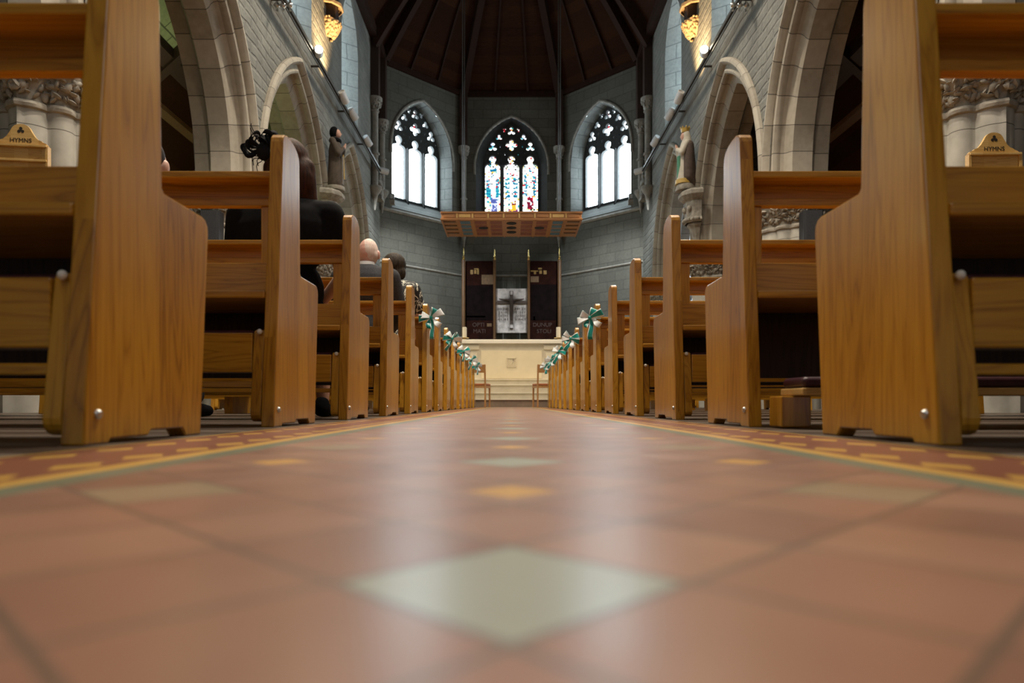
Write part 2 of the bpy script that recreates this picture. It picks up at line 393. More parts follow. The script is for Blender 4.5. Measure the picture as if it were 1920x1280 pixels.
# ------------------------------------------------------------------ setting
S = 3.16; YA = 22.0; XW = S/2+S*math.sqrt(0.5); WT = 0.8; ZT = 10.2
BAYS = [-3.6, 0.35, 4.3, 8.25, 12.2, 16.15]; BH = 1.975
AO, ASP, AAP = 1.55, 3.4, 5.8
AR = ((AAP-ASP)**2 + AO**2)/(2*AO); AE = AR-AO
def arch_z(du, o):
    r = AR+o; q = abs(du)+AE
    return ASP + math.sqrt(max(0, r*r-q*q))
def lancet(du, hw, sp, ap):
    R = ((ap-sp)**2+hw*hw)/(2*hw); q = abs(du)+R-hw
    return sp + math.sqrt(max(0, R*R-q*q))
def outline(uc, hw, sill, sp, ap, n=10):
    pts = [(uc-hw, sill)] + [(uc-hw, sp)]
    R = ((ap-sp)**2+hw*hw)/(2*hw); th = math.acos((R-hw)/R)
    for i in range(1, n+1):
        a = th*i/n; pts.append((uc-(R*math.cos(a)-(R-hw)), sp+R*math.sin(a)))
    pts += [(2*uc-p[0], p[1]) for p in reversed(pts[:-1])]
    return pts
def wall_strips(mb, fmap, us, bottom, top, holes):
    E = 1e-4
    for a, b in zip(us[:-1], us[1:]):
        if b-a < 1e-6: continue
        m = (a+b)/2; h = None
        for q in holes:
            if abs(m-q[0]) < q[1]: h = q
        za, zb = bottom(a+E), bottom(b-E)
        if h is None: mb.add([fmap(a, za), fmap(b, zb), fmap(b, top), fmap(a, top)], [(0,1,2,3)])
        else:
            uc, hw, sill, sp, ap = h
            mb.add([fmap(a, za), fmap(b, zb), fmap(b, sill), fmap(a, sill)], [(0,1,2,3)])
            mb.add([fmap(a, lancet(a-uc, hw, sp, ap)), fmap(b, lancet(b-uc, hw, sp, ap)), fmap(b, top), fmap(a, top)], [(0,1,2,3)])
CL = dict(hw=0.82, sill=6.85, sp=8.5, ap=9.65)
YEND = YA - S/2*math.sqrt(2)     # where the nave wall meets the canted wall
def nave_wall(sd):
    """sd -1 left, +1 right; local x = along, local y = outwards"""
    sg = -sd
    name = 'wall_left' if sd < 0 else 'wall_right'
    root = struct(empty(name, (sd*XW, 0, 0), PI/2 if sd < 0 else -PI/2))
    us = {-5.6, YEND}
    for c in BAYS:
        for i in range(-16, 17): us.add(round(c+1.85*i/16, 5))
        for i in range(-8, 9): us.add(round(c+CL['hw']*i/8, 5))
        us.add(c-BH); us.add(c+BH)
    us = sorted(u for u in us if -5.6 <= u <= YEND)
    holes = [(c, CL['hw'], CL['sill'], CL['sp'], CL['ap']) for c in BAYS]
    def bot(o):
        def f(u):
            for c in BAYS:
                if abs(u-c) < AO+o: return arch_z(u-c, o)
            return 3.02 if u < BAYS[-1]+BH+0.5 else 0.0
        return f
    mb = MB()
    wall_strips(mb, lambda u, z: (u*sg, 0, z), us, bot(0.30), ZT, holes)
    us2 = sorted(set(us) | {round(c+(AO+0.16)*i/16, 5) for c in BAYS for i in range(-16, 17)})
    us2 = [u for u in us2 if u <= YEND]
    wall_strips(mb, lambda u, z: (u*sg, WT, z), us2, bot(0.16), ZT, holes)
    mb.build('wall_face', S_wall, root, recalc=False)
    # east respond
    mb = MB(); mb.box(18.55*sg, YEND*sg, 0.0, WT, 0, 3.1); mb.build('respond', S_wall, root)
    # splays of the clerestory lancets
    for c in BAYS:
        mb = MB()
        a = outline(c, CL['hw'], CL['sill'], CL['sp'], CL['ap']); b = outline(c, 0.42, CL['sill']+0.35, CL['sp'], CL['ap']-0.5)
        mb.loft([[(p[0]*sg, 0, p[1]) for p in a], [(p[0]*sg, 0.6, p[1]) for p in b]], closed=True)
        mb.build('window_splay', S_splay, root, recalc=False)
        mb = MB(); mb.add([(p[0]*sg, 0.6, p[1]) for p in b], [tuple(range(len(b)))]); mb.build('window_pane', G_cler, root, recalc=False)
    # arch mouldings
    prof = [(0.42,-0.002),(0.42,-0.05),(0.39,-0.085),(0.35,-0.09),(0.32,-0.06),(0.305,-0.02),(0.30,0.02),(0.24,0.02),(0.225,0.0),(0.20,-0.012),(0.17,0.0),(0.155,0.025),
            (0.15,0.06),(0.165,0.10),(0.15,0.15),(0.10,0.18),(0.05,0.185),(0.03,0.195),(0.0,0.215),(0.0,0.50),(0.035,0.535),(0.16,0.56),(0.16,0.80)]
    for c in BAYS:
        mb = MB(); rows = []; N = 22; uvr = []
        for o, d in prof:
            row = []; r = AR+o; th = math.acos(AE/r); half = []
            for z in (3.02, 3.2, ASP): half.append((AO+o, z))
            for i in range(1, N+1):
                a = th*i/N; half.append((r*math.cos(a)-AE, ASP+r*math.sin(a)))
            for (q, z) in half: row.append(((c-q)*sg, d, z))
            for (q, z) in reversed(half[:-1]): row.append(((c+q)*sg, d, z))
            rows.append(row)
        mb.loft(rows)
        o = mb.build('arch_moulding', S_arch, root, smooth=35, recalc=False, merge=False)
        n = len(rows[0]); L = [0.0]
        thm = math.acos(AE/AR); seg = [0, 0.18, 0.38] + [0.38+AR*thm*i/N for i in range(1, N+1)]
        tot = seg[-1]; ul = seg + [2*tot-s_ for s_ in reversed(seg[:-1])]
        uvl = o.data.uv_layers.new(name='UVMap')
        for lp in o.data.loops:
            uvl.data[lp.index].uv = (ul[lp.vertex_index % n], (lp.vertex_index//n)*0.1)
    return root
nave_wall(-1); nave_wall(1)

# floors
mb = MB(); mb.add([(-0.705,-6,0),(0.705,-6,0),(0.705,14.5,0),(-0.705,14.5,0)], [(0,1,2,3)]); mb.add([(-3.8,14.5,0),(3.8,14.5,0),(3.8,22.2,0),(-3.8,22.2,0)], [(0,1,2,3)])
struct(mb.build('floor', M_tile, recalc=False))
for sd, nm in ((-1,'floor_left'),(1,'floor_right')):
    mb = MB(); x0, x1 = sorted((sd*0.705, sd*8.0)); mb.add([(x0,-6,0),(x1,-6,0),(x1,14.5,0),(x0,14.5,0)], [(0,1,2,3)])
    x0, x1 = sorted((sd*3.8, sd*8.0)); mb.add([(x0,14.5,0),(x1,14.5,0),(x1,22.2,0),(x0,22.2,0)], [(0,1,2,3)])
    struct(mb.build(nm, M_plank, recalc=False))
# aisles: outer walls, end walls, lean-to roofs
for sd, nm in ((-1,'wall_aisle_left'),(1,'wall_aisle_right')):
    mb = MB(); X0 = 7.6
    mb.box(min(sd*X0, sd*8.0), max(sd*X0, sd*8.0), -6, 15.5, 0, 4.2)
    mb.box(min(sd*4.62, sd*8.0), max(sd*4.62, sd*8.0), 15.2, 15.5, 0, 7.2)
    mb.box(min(sd*4.62, sd*8.0), max(sd*4.62, sd*8.0), -6.0, -5.7, 0, 7.2)
    struct(mb.build(nm, S_green if sd < 0 else S_wall))
    ce = struct(empty('ceiling_aisle_left' if sd < 0 else 'ceiling_aisle_right'))
    zr = lambda x: 6.75-0.906*(x-4.62)
    def slab(xa, xb, t, y0, y1, name, mat):
        m = MB(); m.prism([(sd*xa, zr(xa)), (sd*xb, zr(xb)), (sd*xb, zr(xb)+t), (sd*xa, zr(xa)+t)], 'y', y0, y1); return m.build(name, mat, ce)
    slab(4.6, 5.6, 0.06, -6, 15.3, 'upper_panel', S_green if sd < 0 else W_roof)
    slab(5.6, 7.9, 0.06, -6, 15.3, 'lower_boards', W_roof)
    slab(5.55, 5.72, -0.16, -6, 15.3, 'purlin', W_dark); slab(6.15, 6.25, -0.09, -6, 15.3, 'purlin', W_post); slab(7.0, 7.15, -0.16, -6, 15.3, 'purlin', W_dark)
    for k in range(7):
        y = -3.7+3.0*k; slab(4.62, 7.6, -0.2, y-0.09, y+0.09, 'rafter', W_dark)
# west wall with its window (behind the lens; the daylight of the nave enters there)
wb = struct(empty('wall_back', (0, -5.7, 0)))
mb = MB(); us = sorted({-3.82, 3.82, *[1.9*i/12 for i in range(-12, 13)]})
wall_strips(mb, lambda u, z: (u, 0, z), us, lambda u: 0.0, 14.2, [(0, 1.9, 3.2, 7.5, 10.5)])
mb.build('wall_face', S_wall, wb, recalc=False)
mb = MB(); o_ = outline(0, 1.9, 3.2, 7.5, 10.5); mb.add([(p[0], -0.2, p[1]) for p in o_], [tuple(range(len(o_)))]); mb.build('window_pane', G_west, wb, recalc=False)
for q in (-0.63, 0.63):
    mb = MB(); mb.box(q-0.06, q+0.06, -0.18, 0.02, 3.2, 9.3); mb.build('mullion', S_trac, wb)

# ------------------------------------------------------------------ east end: three canted walls with traceried windows
def circle_union(cs, n=64, core=0.0):
    pts = []
    for i in range(n):
        a = 2*PI*i/n; dx, dy = math.cos(a), math.sin(a); best = core
        for (cx, cy, r) in cs:
            b = cx*dx+cy*dy; d2 = cx*cx+cy*cy-b*b
            if d2 < r*r:
                t_ = b+math.sqrt(r*r-d2)
                if t_ > best: best = t_
        pts.append((best*dx, best*dy))
    return pts
def shifted(pts, u, z): return [(p[0]+u, p[1]+z) for p in pts]
def trefoil(w, h, flip=False):
    s_ = -1 if flip else 1
    return circle_union([(0, s_*h*0.26, w*0.27), (-w*0.27, -s_*h*0.22, w*0.24), (w*0.27, -s_*h*0.22, w*0.24)], 40, w*0.1)
def light_shape(u):
    w = 0.248; pts = [(-w, 6.33), (-w, 7.84)]
    for i in range(6): a = PI-PI/2*i/5; pts.append((-w+0.13+0.13*math.cos(a), 7.84+0.11*math.sin(a)))
    pts += [(-0.075, 7.965)]
    for i in range(17):
        a = math.radians(230)-math.radians(280)*i/16; pts.append((0.118*math.cos(a), 8.105+0.118*math.sin(a)))
    pts += [(0.075, 7.965)] + [(-p[0], p[1]) for p in reversed(pts[:8])]
    return shifted(pts, u, 0)
TRAC = []
for cx, cy, w, h, fl in ((463,160,0.24,0.30,0),(225,360,0.27,0.32,0),(702,360,0.27,0.32,0),(305,240,0.20,0.18,0),(617,240,0.20,0.18,0),(372,148,0.14,0.15,1),(555,148,0.14,0.15,1),(320,355,0.075,0.11,1),(602,355,0.075,0.11,1),(380,455,0.075,0.10,1),(547,455,0.075,0.10,1)):
    TRAC.append(((cx-463)*0.002584, 8.57+(340-cy)*0.002584, trefoil(w, h, bool(fl))))
TRAC.append((0.0, 8.57, circle_union([(0.12,0,0.075),(-0.12,0,0.075),(0,0.115,0.075),(0,-0.115,0.075)], 64, 0.09)))
for cx, cy in ((155,448),(293,448),(633,448),(770,448),(153,545),(298,545),(535,540),(628,545)):
    TRAC.append(((cx-463)*0.002584, 8.57+(340-cy)*0.002584, circle_union([(0,0,0.02)], 10, 0.02)))

def glass_pixel(k, i, j, nx, nz):
    """colour of one quarry of the middle window: a pale figure before blue bands (generic)"""
    x = (i+0.5)/nx; z = (j+0.5)/nz
    r = random.random()
    if i in (0, nx-1): return 'w' if r > 0.15 else 'g'
    if k == 0:
        if z > 0.78: return 'b' if 0.86 < z < 0.92 and 0.3 < x < 0.75 else ('w' if r > 0.12 else 'k')
        if 0.56 < z < 0.74 and (x < 0.3 or x > 0.65): return ['b','t','w','r','b'][(j*3+i) % 5]
        if 0.40 < z < 0.56: return 'w' if 0.35 < x < 0.75 else ('b' if j % 2 else 't')
        if 0.14 < z < 0.40:
            if 0.42 < x < 0.78: return 'n' if r > 0.45 else 'v'
            return 'w' if r > 0.3 else ('g' if z < 0.3 else 't')
        if 0.06 < z < 0.22 and x > 0.5: return 'r'
        if z <= 0.14: return 'r' if 0.5 < x < 0.8 and z > 0.06 else ('n' if 0.2 < x < 0.5 and z > 0.06 else 'w')
        return 'w'
    if k == 1:
        if abs(x-0.5) < 0.13 and z > 0.28: return 'w'
        if 0.80 < z < 0.90 and 0.2 < x < 0.8: return 'w'
        if z > 0.90: return 'k' if r > 0.6 else 'w'
        if 0.38 < z < 0.80: return ('b' if j % 3 == 0 else ('t' if j % 3 == 1 and r > 0.4 else 'w'))
        if 0.17 < z < 0.34 and 0.5 < x < 0.8: return 'y' if z < 0.27 else ('d' if r > 0.5 else 'w')
        if 0.05 < z < 0.19 and x > 0.3: return 'p' if r > 0.25 else 'y'
        return 'g' if z < 0.2 and r > 0.5 else 'w'
    if z > 0.86: return 'b' if 0.86 < z < 0.91 and 0.35 < x < 0.65 else 'w'
    if 0.62 < z < 0.80 and (x < 0.3 or x > 0.65): return ['b','w','r','t','b'][(j*2+i) % 5]
    if 0.42 < z < 0.62: return 'w' if 0.3 < x < 0.7 else ('b' if j % 2 else 'w')
    if 0.18 < z < 0.44 and 0.28 < x < 0.72: return 'd' if r > 0.35 else ('r' if r > 0.15 else 'w')
    return 'g' if z < 0.2 and r > 0.6 else 'w'

def east_wall(cx, cy, rz, idx, name):
    root = struct(empty(name, (cx, cy, 0), rz))
    hw, sill, sp, ap = 1.15, 5.86, 7.7, 9.29
    mb = MB(); us = sorted({-S/2, S/2, *[hw*i/14 for i in range(-14, 15)]})
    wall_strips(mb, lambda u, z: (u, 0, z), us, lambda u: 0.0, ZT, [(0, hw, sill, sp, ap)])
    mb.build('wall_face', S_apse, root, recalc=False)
    # string courses
    for z, h_, d_ in ((4.17, 0.07, 0.05), (5.70, 0.13, 0.08)):
        mb = MB(); mb.prism([(0.0, z), (0.0, z+h_), (-d_*0.6, z+h_*0.7), (-d_, z+h_*0.4), (-d_*0.5, z)], 'x', -S/2, S/2); mb.build('string_course', S_shaft, root)
    # hood mould
    mb = MB(); rows = []
    for (oh, od) in ((0.0, -0.02), (0.03, -0.05), (0.07, -0.04), (0.085, 0.0)):
        pts = outline(0, hw+oh, sp-0.25, sp, ap+oh*1.1); rows.append([(p[0], od, p[1]) for p in pts])
    mb.loft(rows); mb.build('hood_mould', S_shaft, root, smooth=50, recalc=False)
    w = struct(empty('window_%d' % idx, (cx, cy, 0), rz))
    D = 0.40
    # splayed reveal
    a = outline(0, hw, sill, sp, ap, 12); b = outline(0, 0.95, 6.24, 7.75, 9.3, 12)
    mb = MB(); mb.loft([[(p[0], 0, p[1]) for p in a], [(p[0], D, p[1]) for p in b]], closed=True)
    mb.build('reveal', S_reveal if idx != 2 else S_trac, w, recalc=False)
    holes = [light_shape(u) for u in (-0.62, 0, 0.62)] + [shifted(p, u, z) for u, z, p in TRAC]
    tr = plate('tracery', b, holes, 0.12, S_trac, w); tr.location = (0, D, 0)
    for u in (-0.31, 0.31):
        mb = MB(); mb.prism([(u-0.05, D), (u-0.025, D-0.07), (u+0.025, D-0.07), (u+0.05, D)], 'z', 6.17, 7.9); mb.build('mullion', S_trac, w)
    if idx != 2:
        mb = MB(); mb.add([(-0.95, D+0.13, 6.15), (0.95, D+0.13, 6.15), (0.95, D+0.13, 9.35), (-0.95, D+0.13, 9.35)], [(0,1,2,3)])
        mb.build('glass', G_sky, w, recalc=False)
        for (u, z, c) in ((0, 9.10, 'r'), (0, 8.93, 't'), (0, 8.70, 'r')):
            mb = MB(); mb.box(u-0.09, u+0.09, D+0.118, D+0.126, z-0.035, z+0.035); mb.build('tinted_quarry', GL[c], w)
    else:
        keys = list(GL.keys()); mats = [GL[k_] for k_ in keys]
        for k, u in enumerate((-0.62, 0, 0.62)):
            mb = MB(); nx, nz = 10, 44; x0, z0, dx, dz = u-0.255, 6.17, 0.051, 2.08/44
            P = {}
            for i in range(nx+1):
                for j in range(nz+1):
                    jx = 0 if i in (0, nx) else random.uniform(-0.3, 0.3)*dx; jz = 0 if j in (0, nz) else random.uniform(-0.3, 0.3)*dz
                    P[i, j] = (x0+i*dx+jx, D+0.13, z0+j*dz+jz)
            for i in range(nx):
                for j in range(nz):
                    c = glass_pixel(k, i, j, nx, nz*0.86)
                    if c == 'w' and random.random() < 0.22: c = random.choice('tbgvkyr')
                    mb.add([P[i,j], P[i+1,j], P[i+1,j+1], P[i,j+1]], [(0,1,2,3)], keys.index(c))
            mb.build('stained_glass', mats, w, recalc=False)
        mb = MB(); nx, nz = 30, 20
        for i in range(nx):
            for j in range(nz):
                x = -0.95+1.9*i/nx; z = 8.25+1.1*j/nz
                c = random.choice('wwwwwtvrwwt' if abs(x) > 0.3 else 'wwwwwtryww')
                mb.add([(x, D+0.131, z), (x+1.9/nx, D+0.131, z), (x+1.9/nx, D+0.131, z+1.1/nz), (x, D+0.131, z+1.1/nz)], [(0,1,2,3)], keys.index(c))
        mb.build('stained_glass', mats, w, recalc=False)
q = S/2*math.sqrt(0.5)
east_wall(-S/2-q, YA-q, PI/4, 1, 'wall_front_left')
east_wall(0, YA, 0, 2, 'wall_front')
east_wall(S/2+q, YA-q, -PI/4, 3, 'wall_front_right')

# ------------------------------------------------------------------ timber roof
YC = YA-XW
def roofz(k): return ZT-0.15+4.0*(1-(1-k)**1.6)
ce = struct(empty('ceiling', (0,0,0)))
KS = [i/14 for i in range(15)]
for sd in (-1, 1):
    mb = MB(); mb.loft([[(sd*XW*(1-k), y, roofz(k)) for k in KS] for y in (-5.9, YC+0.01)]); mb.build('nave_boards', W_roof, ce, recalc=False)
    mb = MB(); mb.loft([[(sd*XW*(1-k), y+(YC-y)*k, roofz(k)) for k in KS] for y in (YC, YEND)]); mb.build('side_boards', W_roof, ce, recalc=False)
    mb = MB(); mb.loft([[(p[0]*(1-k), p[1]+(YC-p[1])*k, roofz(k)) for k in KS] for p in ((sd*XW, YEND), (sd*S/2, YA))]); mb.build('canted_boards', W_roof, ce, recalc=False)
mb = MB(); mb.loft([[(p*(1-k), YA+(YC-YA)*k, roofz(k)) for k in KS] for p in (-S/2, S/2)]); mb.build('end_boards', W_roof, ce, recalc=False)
def rib(p, w, d, name='rib', k1=1.0):
    mb = MB(); rows = []; base = Vector((p[0], p[1], 0)); ap = Vector((0, YC, 0)); t_ = (ap-base).normalized(); s_ = Vector((-t_.y, t_.x, 0))
    for i in range(15):
        k = k1*i/14; c = base+(ap-base)*k + Vector((0, 0, roofz(k)))
        n = Vector((t_.x, t_.y, 0))*0.6*(1-k*0.5)+Vector((0,0,-0.7))*(0.3+k*0.7); n.normalize()
        rows.append([tuple(c+s_*w/2), tuple(c+s_*w/2+n*d), tuple(c-s_*w/2+n*d), tuple(c-s_*w/2)])
    mb.loft(rows, closed=True); mb.build(name, W_rib, ce)
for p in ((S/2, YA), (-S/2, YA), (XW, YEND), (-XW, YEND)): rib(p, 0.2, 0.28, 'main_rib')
for f in (-0.17, 0.17): rib((S*f, YA), 0.06, 0.07, 'thin_rib')
for sd in (-1, 1):
    for f in (0.33, 0.67): rib((sd*(S/2+(XW-S/2)*f), YA+(YEND-YA)*f), 0.06, 0.08, 'thin_rib')
for y in (14.175, 10.225, 18.45):      # nave trusses
    for sd in (-1, 1):
        mb = MB(); rows = []
        for i in range(15):
            k = i/14; x = sd*XW*(1-k); z = roofz(k); d = 0.35
            rows.append([(x, y-0.12, z), (x-sd*d*0.5*(1-k), y-0.12, z-d), (x-sd*d*0.5*(1-k), y+0.12, z-d), (x, y+0.12, z)])
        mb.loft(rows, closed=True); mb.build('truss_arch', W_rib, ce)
for sd in (-1, 1):                     # wall plates
    mb = MB(); mb.box(*sorted((sd*3.62, sd*3.82)), -5.7, YEND, 9.95, 10.2); mb.build('wall_plate', W_rib, ce)
    m2 = MB(); a = Vector((sd*XW, YEND)); b = Vector((sd*S/2, YA)); n = Vector((-sd*0.707, -0.707))
    pa, pb = a+n*0.1, b+n*0.1
    m2.add([(a.x,a.y,9.95),(b.x,b.y,9.95),(pb.x,pb.y,9.95),(pa.x,pa.y,9.95),(a.x,a.y,10.1),(b.x,b.y,10.1),(pb.x,pb.y,10.1),(pa.x,pa.y,10.1)], [(0,1,2,3),(4,5,6,7),(3,2,6,7),(0,1,5,4)])
    m2.build('wall_plate', W_rib, ce, recalc=False)
mb = MB(); mb.box(-S/2, S/2, YA-0.1, YA, 9.95, 10.1); mb.build('wall_plate', W_rib, ce)

# ------------------------------------------------------------------ piers
def pier(name='stone_pier'):
    r = empty(name)
    cs = []
    for i in range(4):
        a = PI/2*i; cs.append((0.27*math.cos(a), 0.27*math.sin(a), 0.17)); cs.append((0.435*math.cos(a), 0.435*math.sin(a), 0.025))
        a += PI/4; cs.append((0.30*math.cos(a), 0.30*math.sin(a), 0.105))
    pts = circle_union(cs, 144, 0.27)
    sc = lambda f: [(p[0]*f, p[1]*f) for p in pts]
    def stack(levels, nm, mat, smooth=30):
        mb = MB(); mb.loft([[(p[0], p[1], z) for p in sc(f)] for f, z in levels], closed=True); return mb.build(nm, mat, r, smooth=smooth, recalc=False)
    stack([(1.0, 0.45), (1.0, 2.62)], 'shaft', S_pier)
    stack([(1.35, 0), (1.35, 0.22), (1.2, 0.28), (1.22, 0.34), (1.08, 0.42), (1.0, 0.46)], 'base', S_pier)
    cap = stack([(1.0, 2.61), (1.07, 2.62), (1.09, 2.645), (1.07, 2.67), (1.0, 2.68), (1.02, 2.74), (1.10, 2.80), (1.24, 2.88), (1.32, 2.93), (1.32, 2.945), (1.38, 2.955), (1.40, 2.99), (1.36, 3.0), (1.44, 3.02), (1.44, 3.06), (0.5, 3.06)], 'capital', S_carve)
    mb = MB(); rnd = random.Random(3)
    for i in range(420):                # carved foliage wrapped round the bell
        a = rnd.uniform(0, 2*PI); z = rnd.uniform(2.715, 2.925); k = int(a/(2*PI)*144) % 144
        f = 1.02+0.30*((z-2.69)/0.24)**1.3; p = pts[k]; x, y = p[0]*f, p[1]*f
        R_ = Matrix.Rotation(a, 3, 'Z') @ Matrix.Rotation(rnd.uniform(-1.5, 1.5), 3, 'X')
        w = rnd.uniform(0.022, 0.06)
        mb.ell((x, y, z), (rnd.uniform(0.018, 0.04), w, w*rnd.uniform(0.25, 0.6)), 8, M=R_)
    mb.build('leaf_carving', S_carve, r, smooth=60, merge=False)
    return r
P0 = pier()
PY = [BAYS[i]+BH for i in range(len(BAYS))]      # -1.6 .. 18.1
first = True; pier_names = {6.275: 'nearest seen, behind the hymn board', 10.225: 'second, carrying a dark loudspeaker', 14.175: 'third, below the standing statue', 18.125: 'last, beside the altar steps', 2.325: 'beside the nearest pews', -1.625: 'behind the nearest pews'}
for y in PY:
    for sd in (-1, 1):
        o = P0 if first else copy_tree(P0); first = False
        o.location = (sd*(XW+0.40), y, 0)
        key = min(pier_names, key=lambda q_: abs(q_-y))
        tag(o, 'clustered stone pier on the %s, %s' % ('left' if sd < 0 else 'right', pier_names[key]), 'pillar', 'piers of the nave arcades')

# ------------------------------------------------------------------ pews
PEW_L = 2.74
NP = 14; P_Y0 = 1.196; PITCH = 0.9597
PROF = [(0,0),(0.076,0),(0.082,0.008),(0.215,0.008),(0.226,0.019),(0.362,0.019),(0.378,0),(0.452,0),(0.494,0.495),(0.491,0.512),(0.478,0.524),(0.46,0.528),(0.280,0.528),(0.271,0.537),
        (0.261,0.918),(0.256,0.938),(0.241,0.953),(0.212,0.965),(0.17,0.971),(0.13,0.971),(0.103,0.963),(0.090,0.950),(0.085,0.935)]
def make_pew(sd, down=False):
    r = empty('pew')
    X = lambda a, b: tuple(sorted((sd*a, sd*b)))
    def bx(mb, xa, xb, *yz): mb.box(*X(xa, xb), *yz)
    for a, b in ((0, 0.042), (PEW_L-0.042, PEW_L)):
        mb = MB(); mb.prism(PROF, 'x', *X(a, b)); e = mb.build('end_panel', W_panel, r, bevel=0.004, seg=2)
        if a == 0:
            mb = MB(); mb.lathe([(0.0005, -0.006), (0.005, -0.006), (0.0085, -0.003), (0.0095, 0.002), (0.0085, 0.006)], (-sd*0.001, 0.041, 0.055), 16, M=Matrix.Rotation(sd*PI/2, 3, 'Y'))
            mb.build('bolt', M_steel, e, smooth=40)
    a, b = 0.042, PEW_L-0.042
    mb = MB(); bx(mb, a, b, 0.13, 0.248, 0.832, 0.854); tr = mb.build('book_rest', W_rail, r, bevel=0.004)
    mb = MB(); bx(mb, a, b, 0.228, 0.248, 0.786, 0.832); mb.build('top_rail', W_rail, r)
    mb = MB(); bx(mb, a, b, 0.212, 0.248, 0.760, 0.786); mb.build('ledge', W_rail, r, bevel=0.003)
    for s_ in (a, PEW_L/2-0.04, b-0.08):
        mb = MB(); bx(mb, s_, s_+0.08, 0.222, 0.246, 0.44, 0.760); mb.build('stile', W_panel, r, bevel=0.002)
    mb = MB(); bx(mb, a, b, 0.20, 0.221, 0.44, 0.56); mb.build('lower_board', W_rail, r, bevel=0.003)
    mb = MB(); bx(mb, a, b, 0.035, 0.47, 0.414, 0.438); mb.build('seat', W_rail, r, bevel=0.005)
    mb = MB(); bx(mb, PEW_L/2-0.03, PEW_L/2+0.03, 0.08, 0.42, 0, 0.414); mb.build('middle_support', W_panel, r)
    mb = MB(); bx(mb, a, b, 0.40, 0.418, 0.17, 0.413); mb.build('under_seat_shade_board', W_dark, r)  # dark board added to block light and make the shade under the seat
    # kneeler
    if not down:
        mb = MB(); bx(mb, 0.082, PEW_L-0.082, 0.036, 0.056, 0.175, 0.302); k = mb.build('kneeler', W_rail, r, bevel=0.004)
        mb = MB(); bx(mb, 0.082, PEW_L-0.082, 0.057, 0.11, 0.175, 0.314); mb.build('kneeler_pad', M_maroon, k, bevel=0.02, seg=3)
        mb = MB(); bx(mb, 0.082, PEW_L-0.082, 0.036, 0.056, 0.126, 0.146); mb.build('stretcher', W_rail, k, bevel=0.003)
        for xa in (0.0445, PEW_L-0.0785):
            mb = MB(); c0, c1 = Vector((0.036, 0.046)), Vector((0.058, 0.295)); d = (c1-c0).normalized(); n = Vector((d.y, -d.x)); w0, w1 = 0.029, 0.018; pl = []
            for i in range(9): ang = -PI*i/8; q_ = c0+n*w0*math.cos(ang)+d*w0*math.sin(ang); pl.append((q_.x, q_.y))
            for i in range(9): ang = PI-PI*i/8; q_ = c1+n*w1*math.cos(ang)+d*w1*math.sin(ang); pl.append((q_.x, q_.y))
            mb.prism(pl, 'x', *X(xa, xa+0.034)); mb.build('kneeler_arm', W_panel, k, bevel=0.003)
            mb = MB(); mb.ell((sd*(xa+0.012), 0.030, 0.305), (0.009, 0.008, 0.009), 12); mb.build('buffer', M_buffer, k, smooth=60)
    else:
        mb = MB(); bx(mb, 0.085, PEW_L-0.09, -0.20, -0.035, 0.098, 0.120); k = mb.build('kneeler', W_light, r, bevel=0.004)
        mb = MB(); x0, x1 = 0.088, PEW_L-0.09
        mb.box(*X(x0, x1), -0.195, -0.04, 0.121, 0.152); mb.build('kneeler_pad', M_maroon, k, bevel=0.014, seg=4)
        for xa in (0.052, PEW_L-0.14):
            mb = MB(); bx(mb, xa, xa+0.088, -0.13, -0.03, 0.004, 0.097); mb.build('kneeler_leg', W_panel, k, bevel=0.004)
    return r
ORD = ['nearest','second','third','fourth','fifth','sixth','seventh','eighth','ninth','tenth','eleventh','twelfth','thirteenth','fourteenth']
EXTRA_L = {0: ', cut by the frame', 1: ', behind the person in black', 2: ', seating the person in black', 3: ', behind the balding person', 4: ', seating the balding person', 5: ', teal bow on its end', 6: ', ahead of the print dress', 7: ', teal bow on its end', 9: ', teal bow on its end', 11: ', teal bow on its end', 13: ', teal bow, beside the chair'}
EXTRA_R = {0: ', cut by the frame', 1: ', kneeler folded down', 5: ', teal bow on its end', 7: ', teal bow on its end', 9: ', teal bow on its end', 11: ', teal bow on its end', 13: ', teal bow, beside the chair'}
def py(n): return P_Y0+PITCH*n
for sd, side in ((-1, 'left'), (1, 'right')):
    base = make_pew(sd)
    down = make_pew(sd, True) if sd > 0 else None
    used = False
    for n in range(NP):
        if sd > 0 and n == 1: o = down
        elif not used: o = base; used = True
        else: o = copy_tree(base)
        o.location = (sd*0.75, py(n), 0)
        ex = (EXTRA_L if sd < 0 else EXTRA_R).get(n, '')
        tag(o, '%s-hand oak pew, %s from the camera%s' % (side, ORD[n], ex), 'pew', 'oak pews along the %s of the aisle' % side)

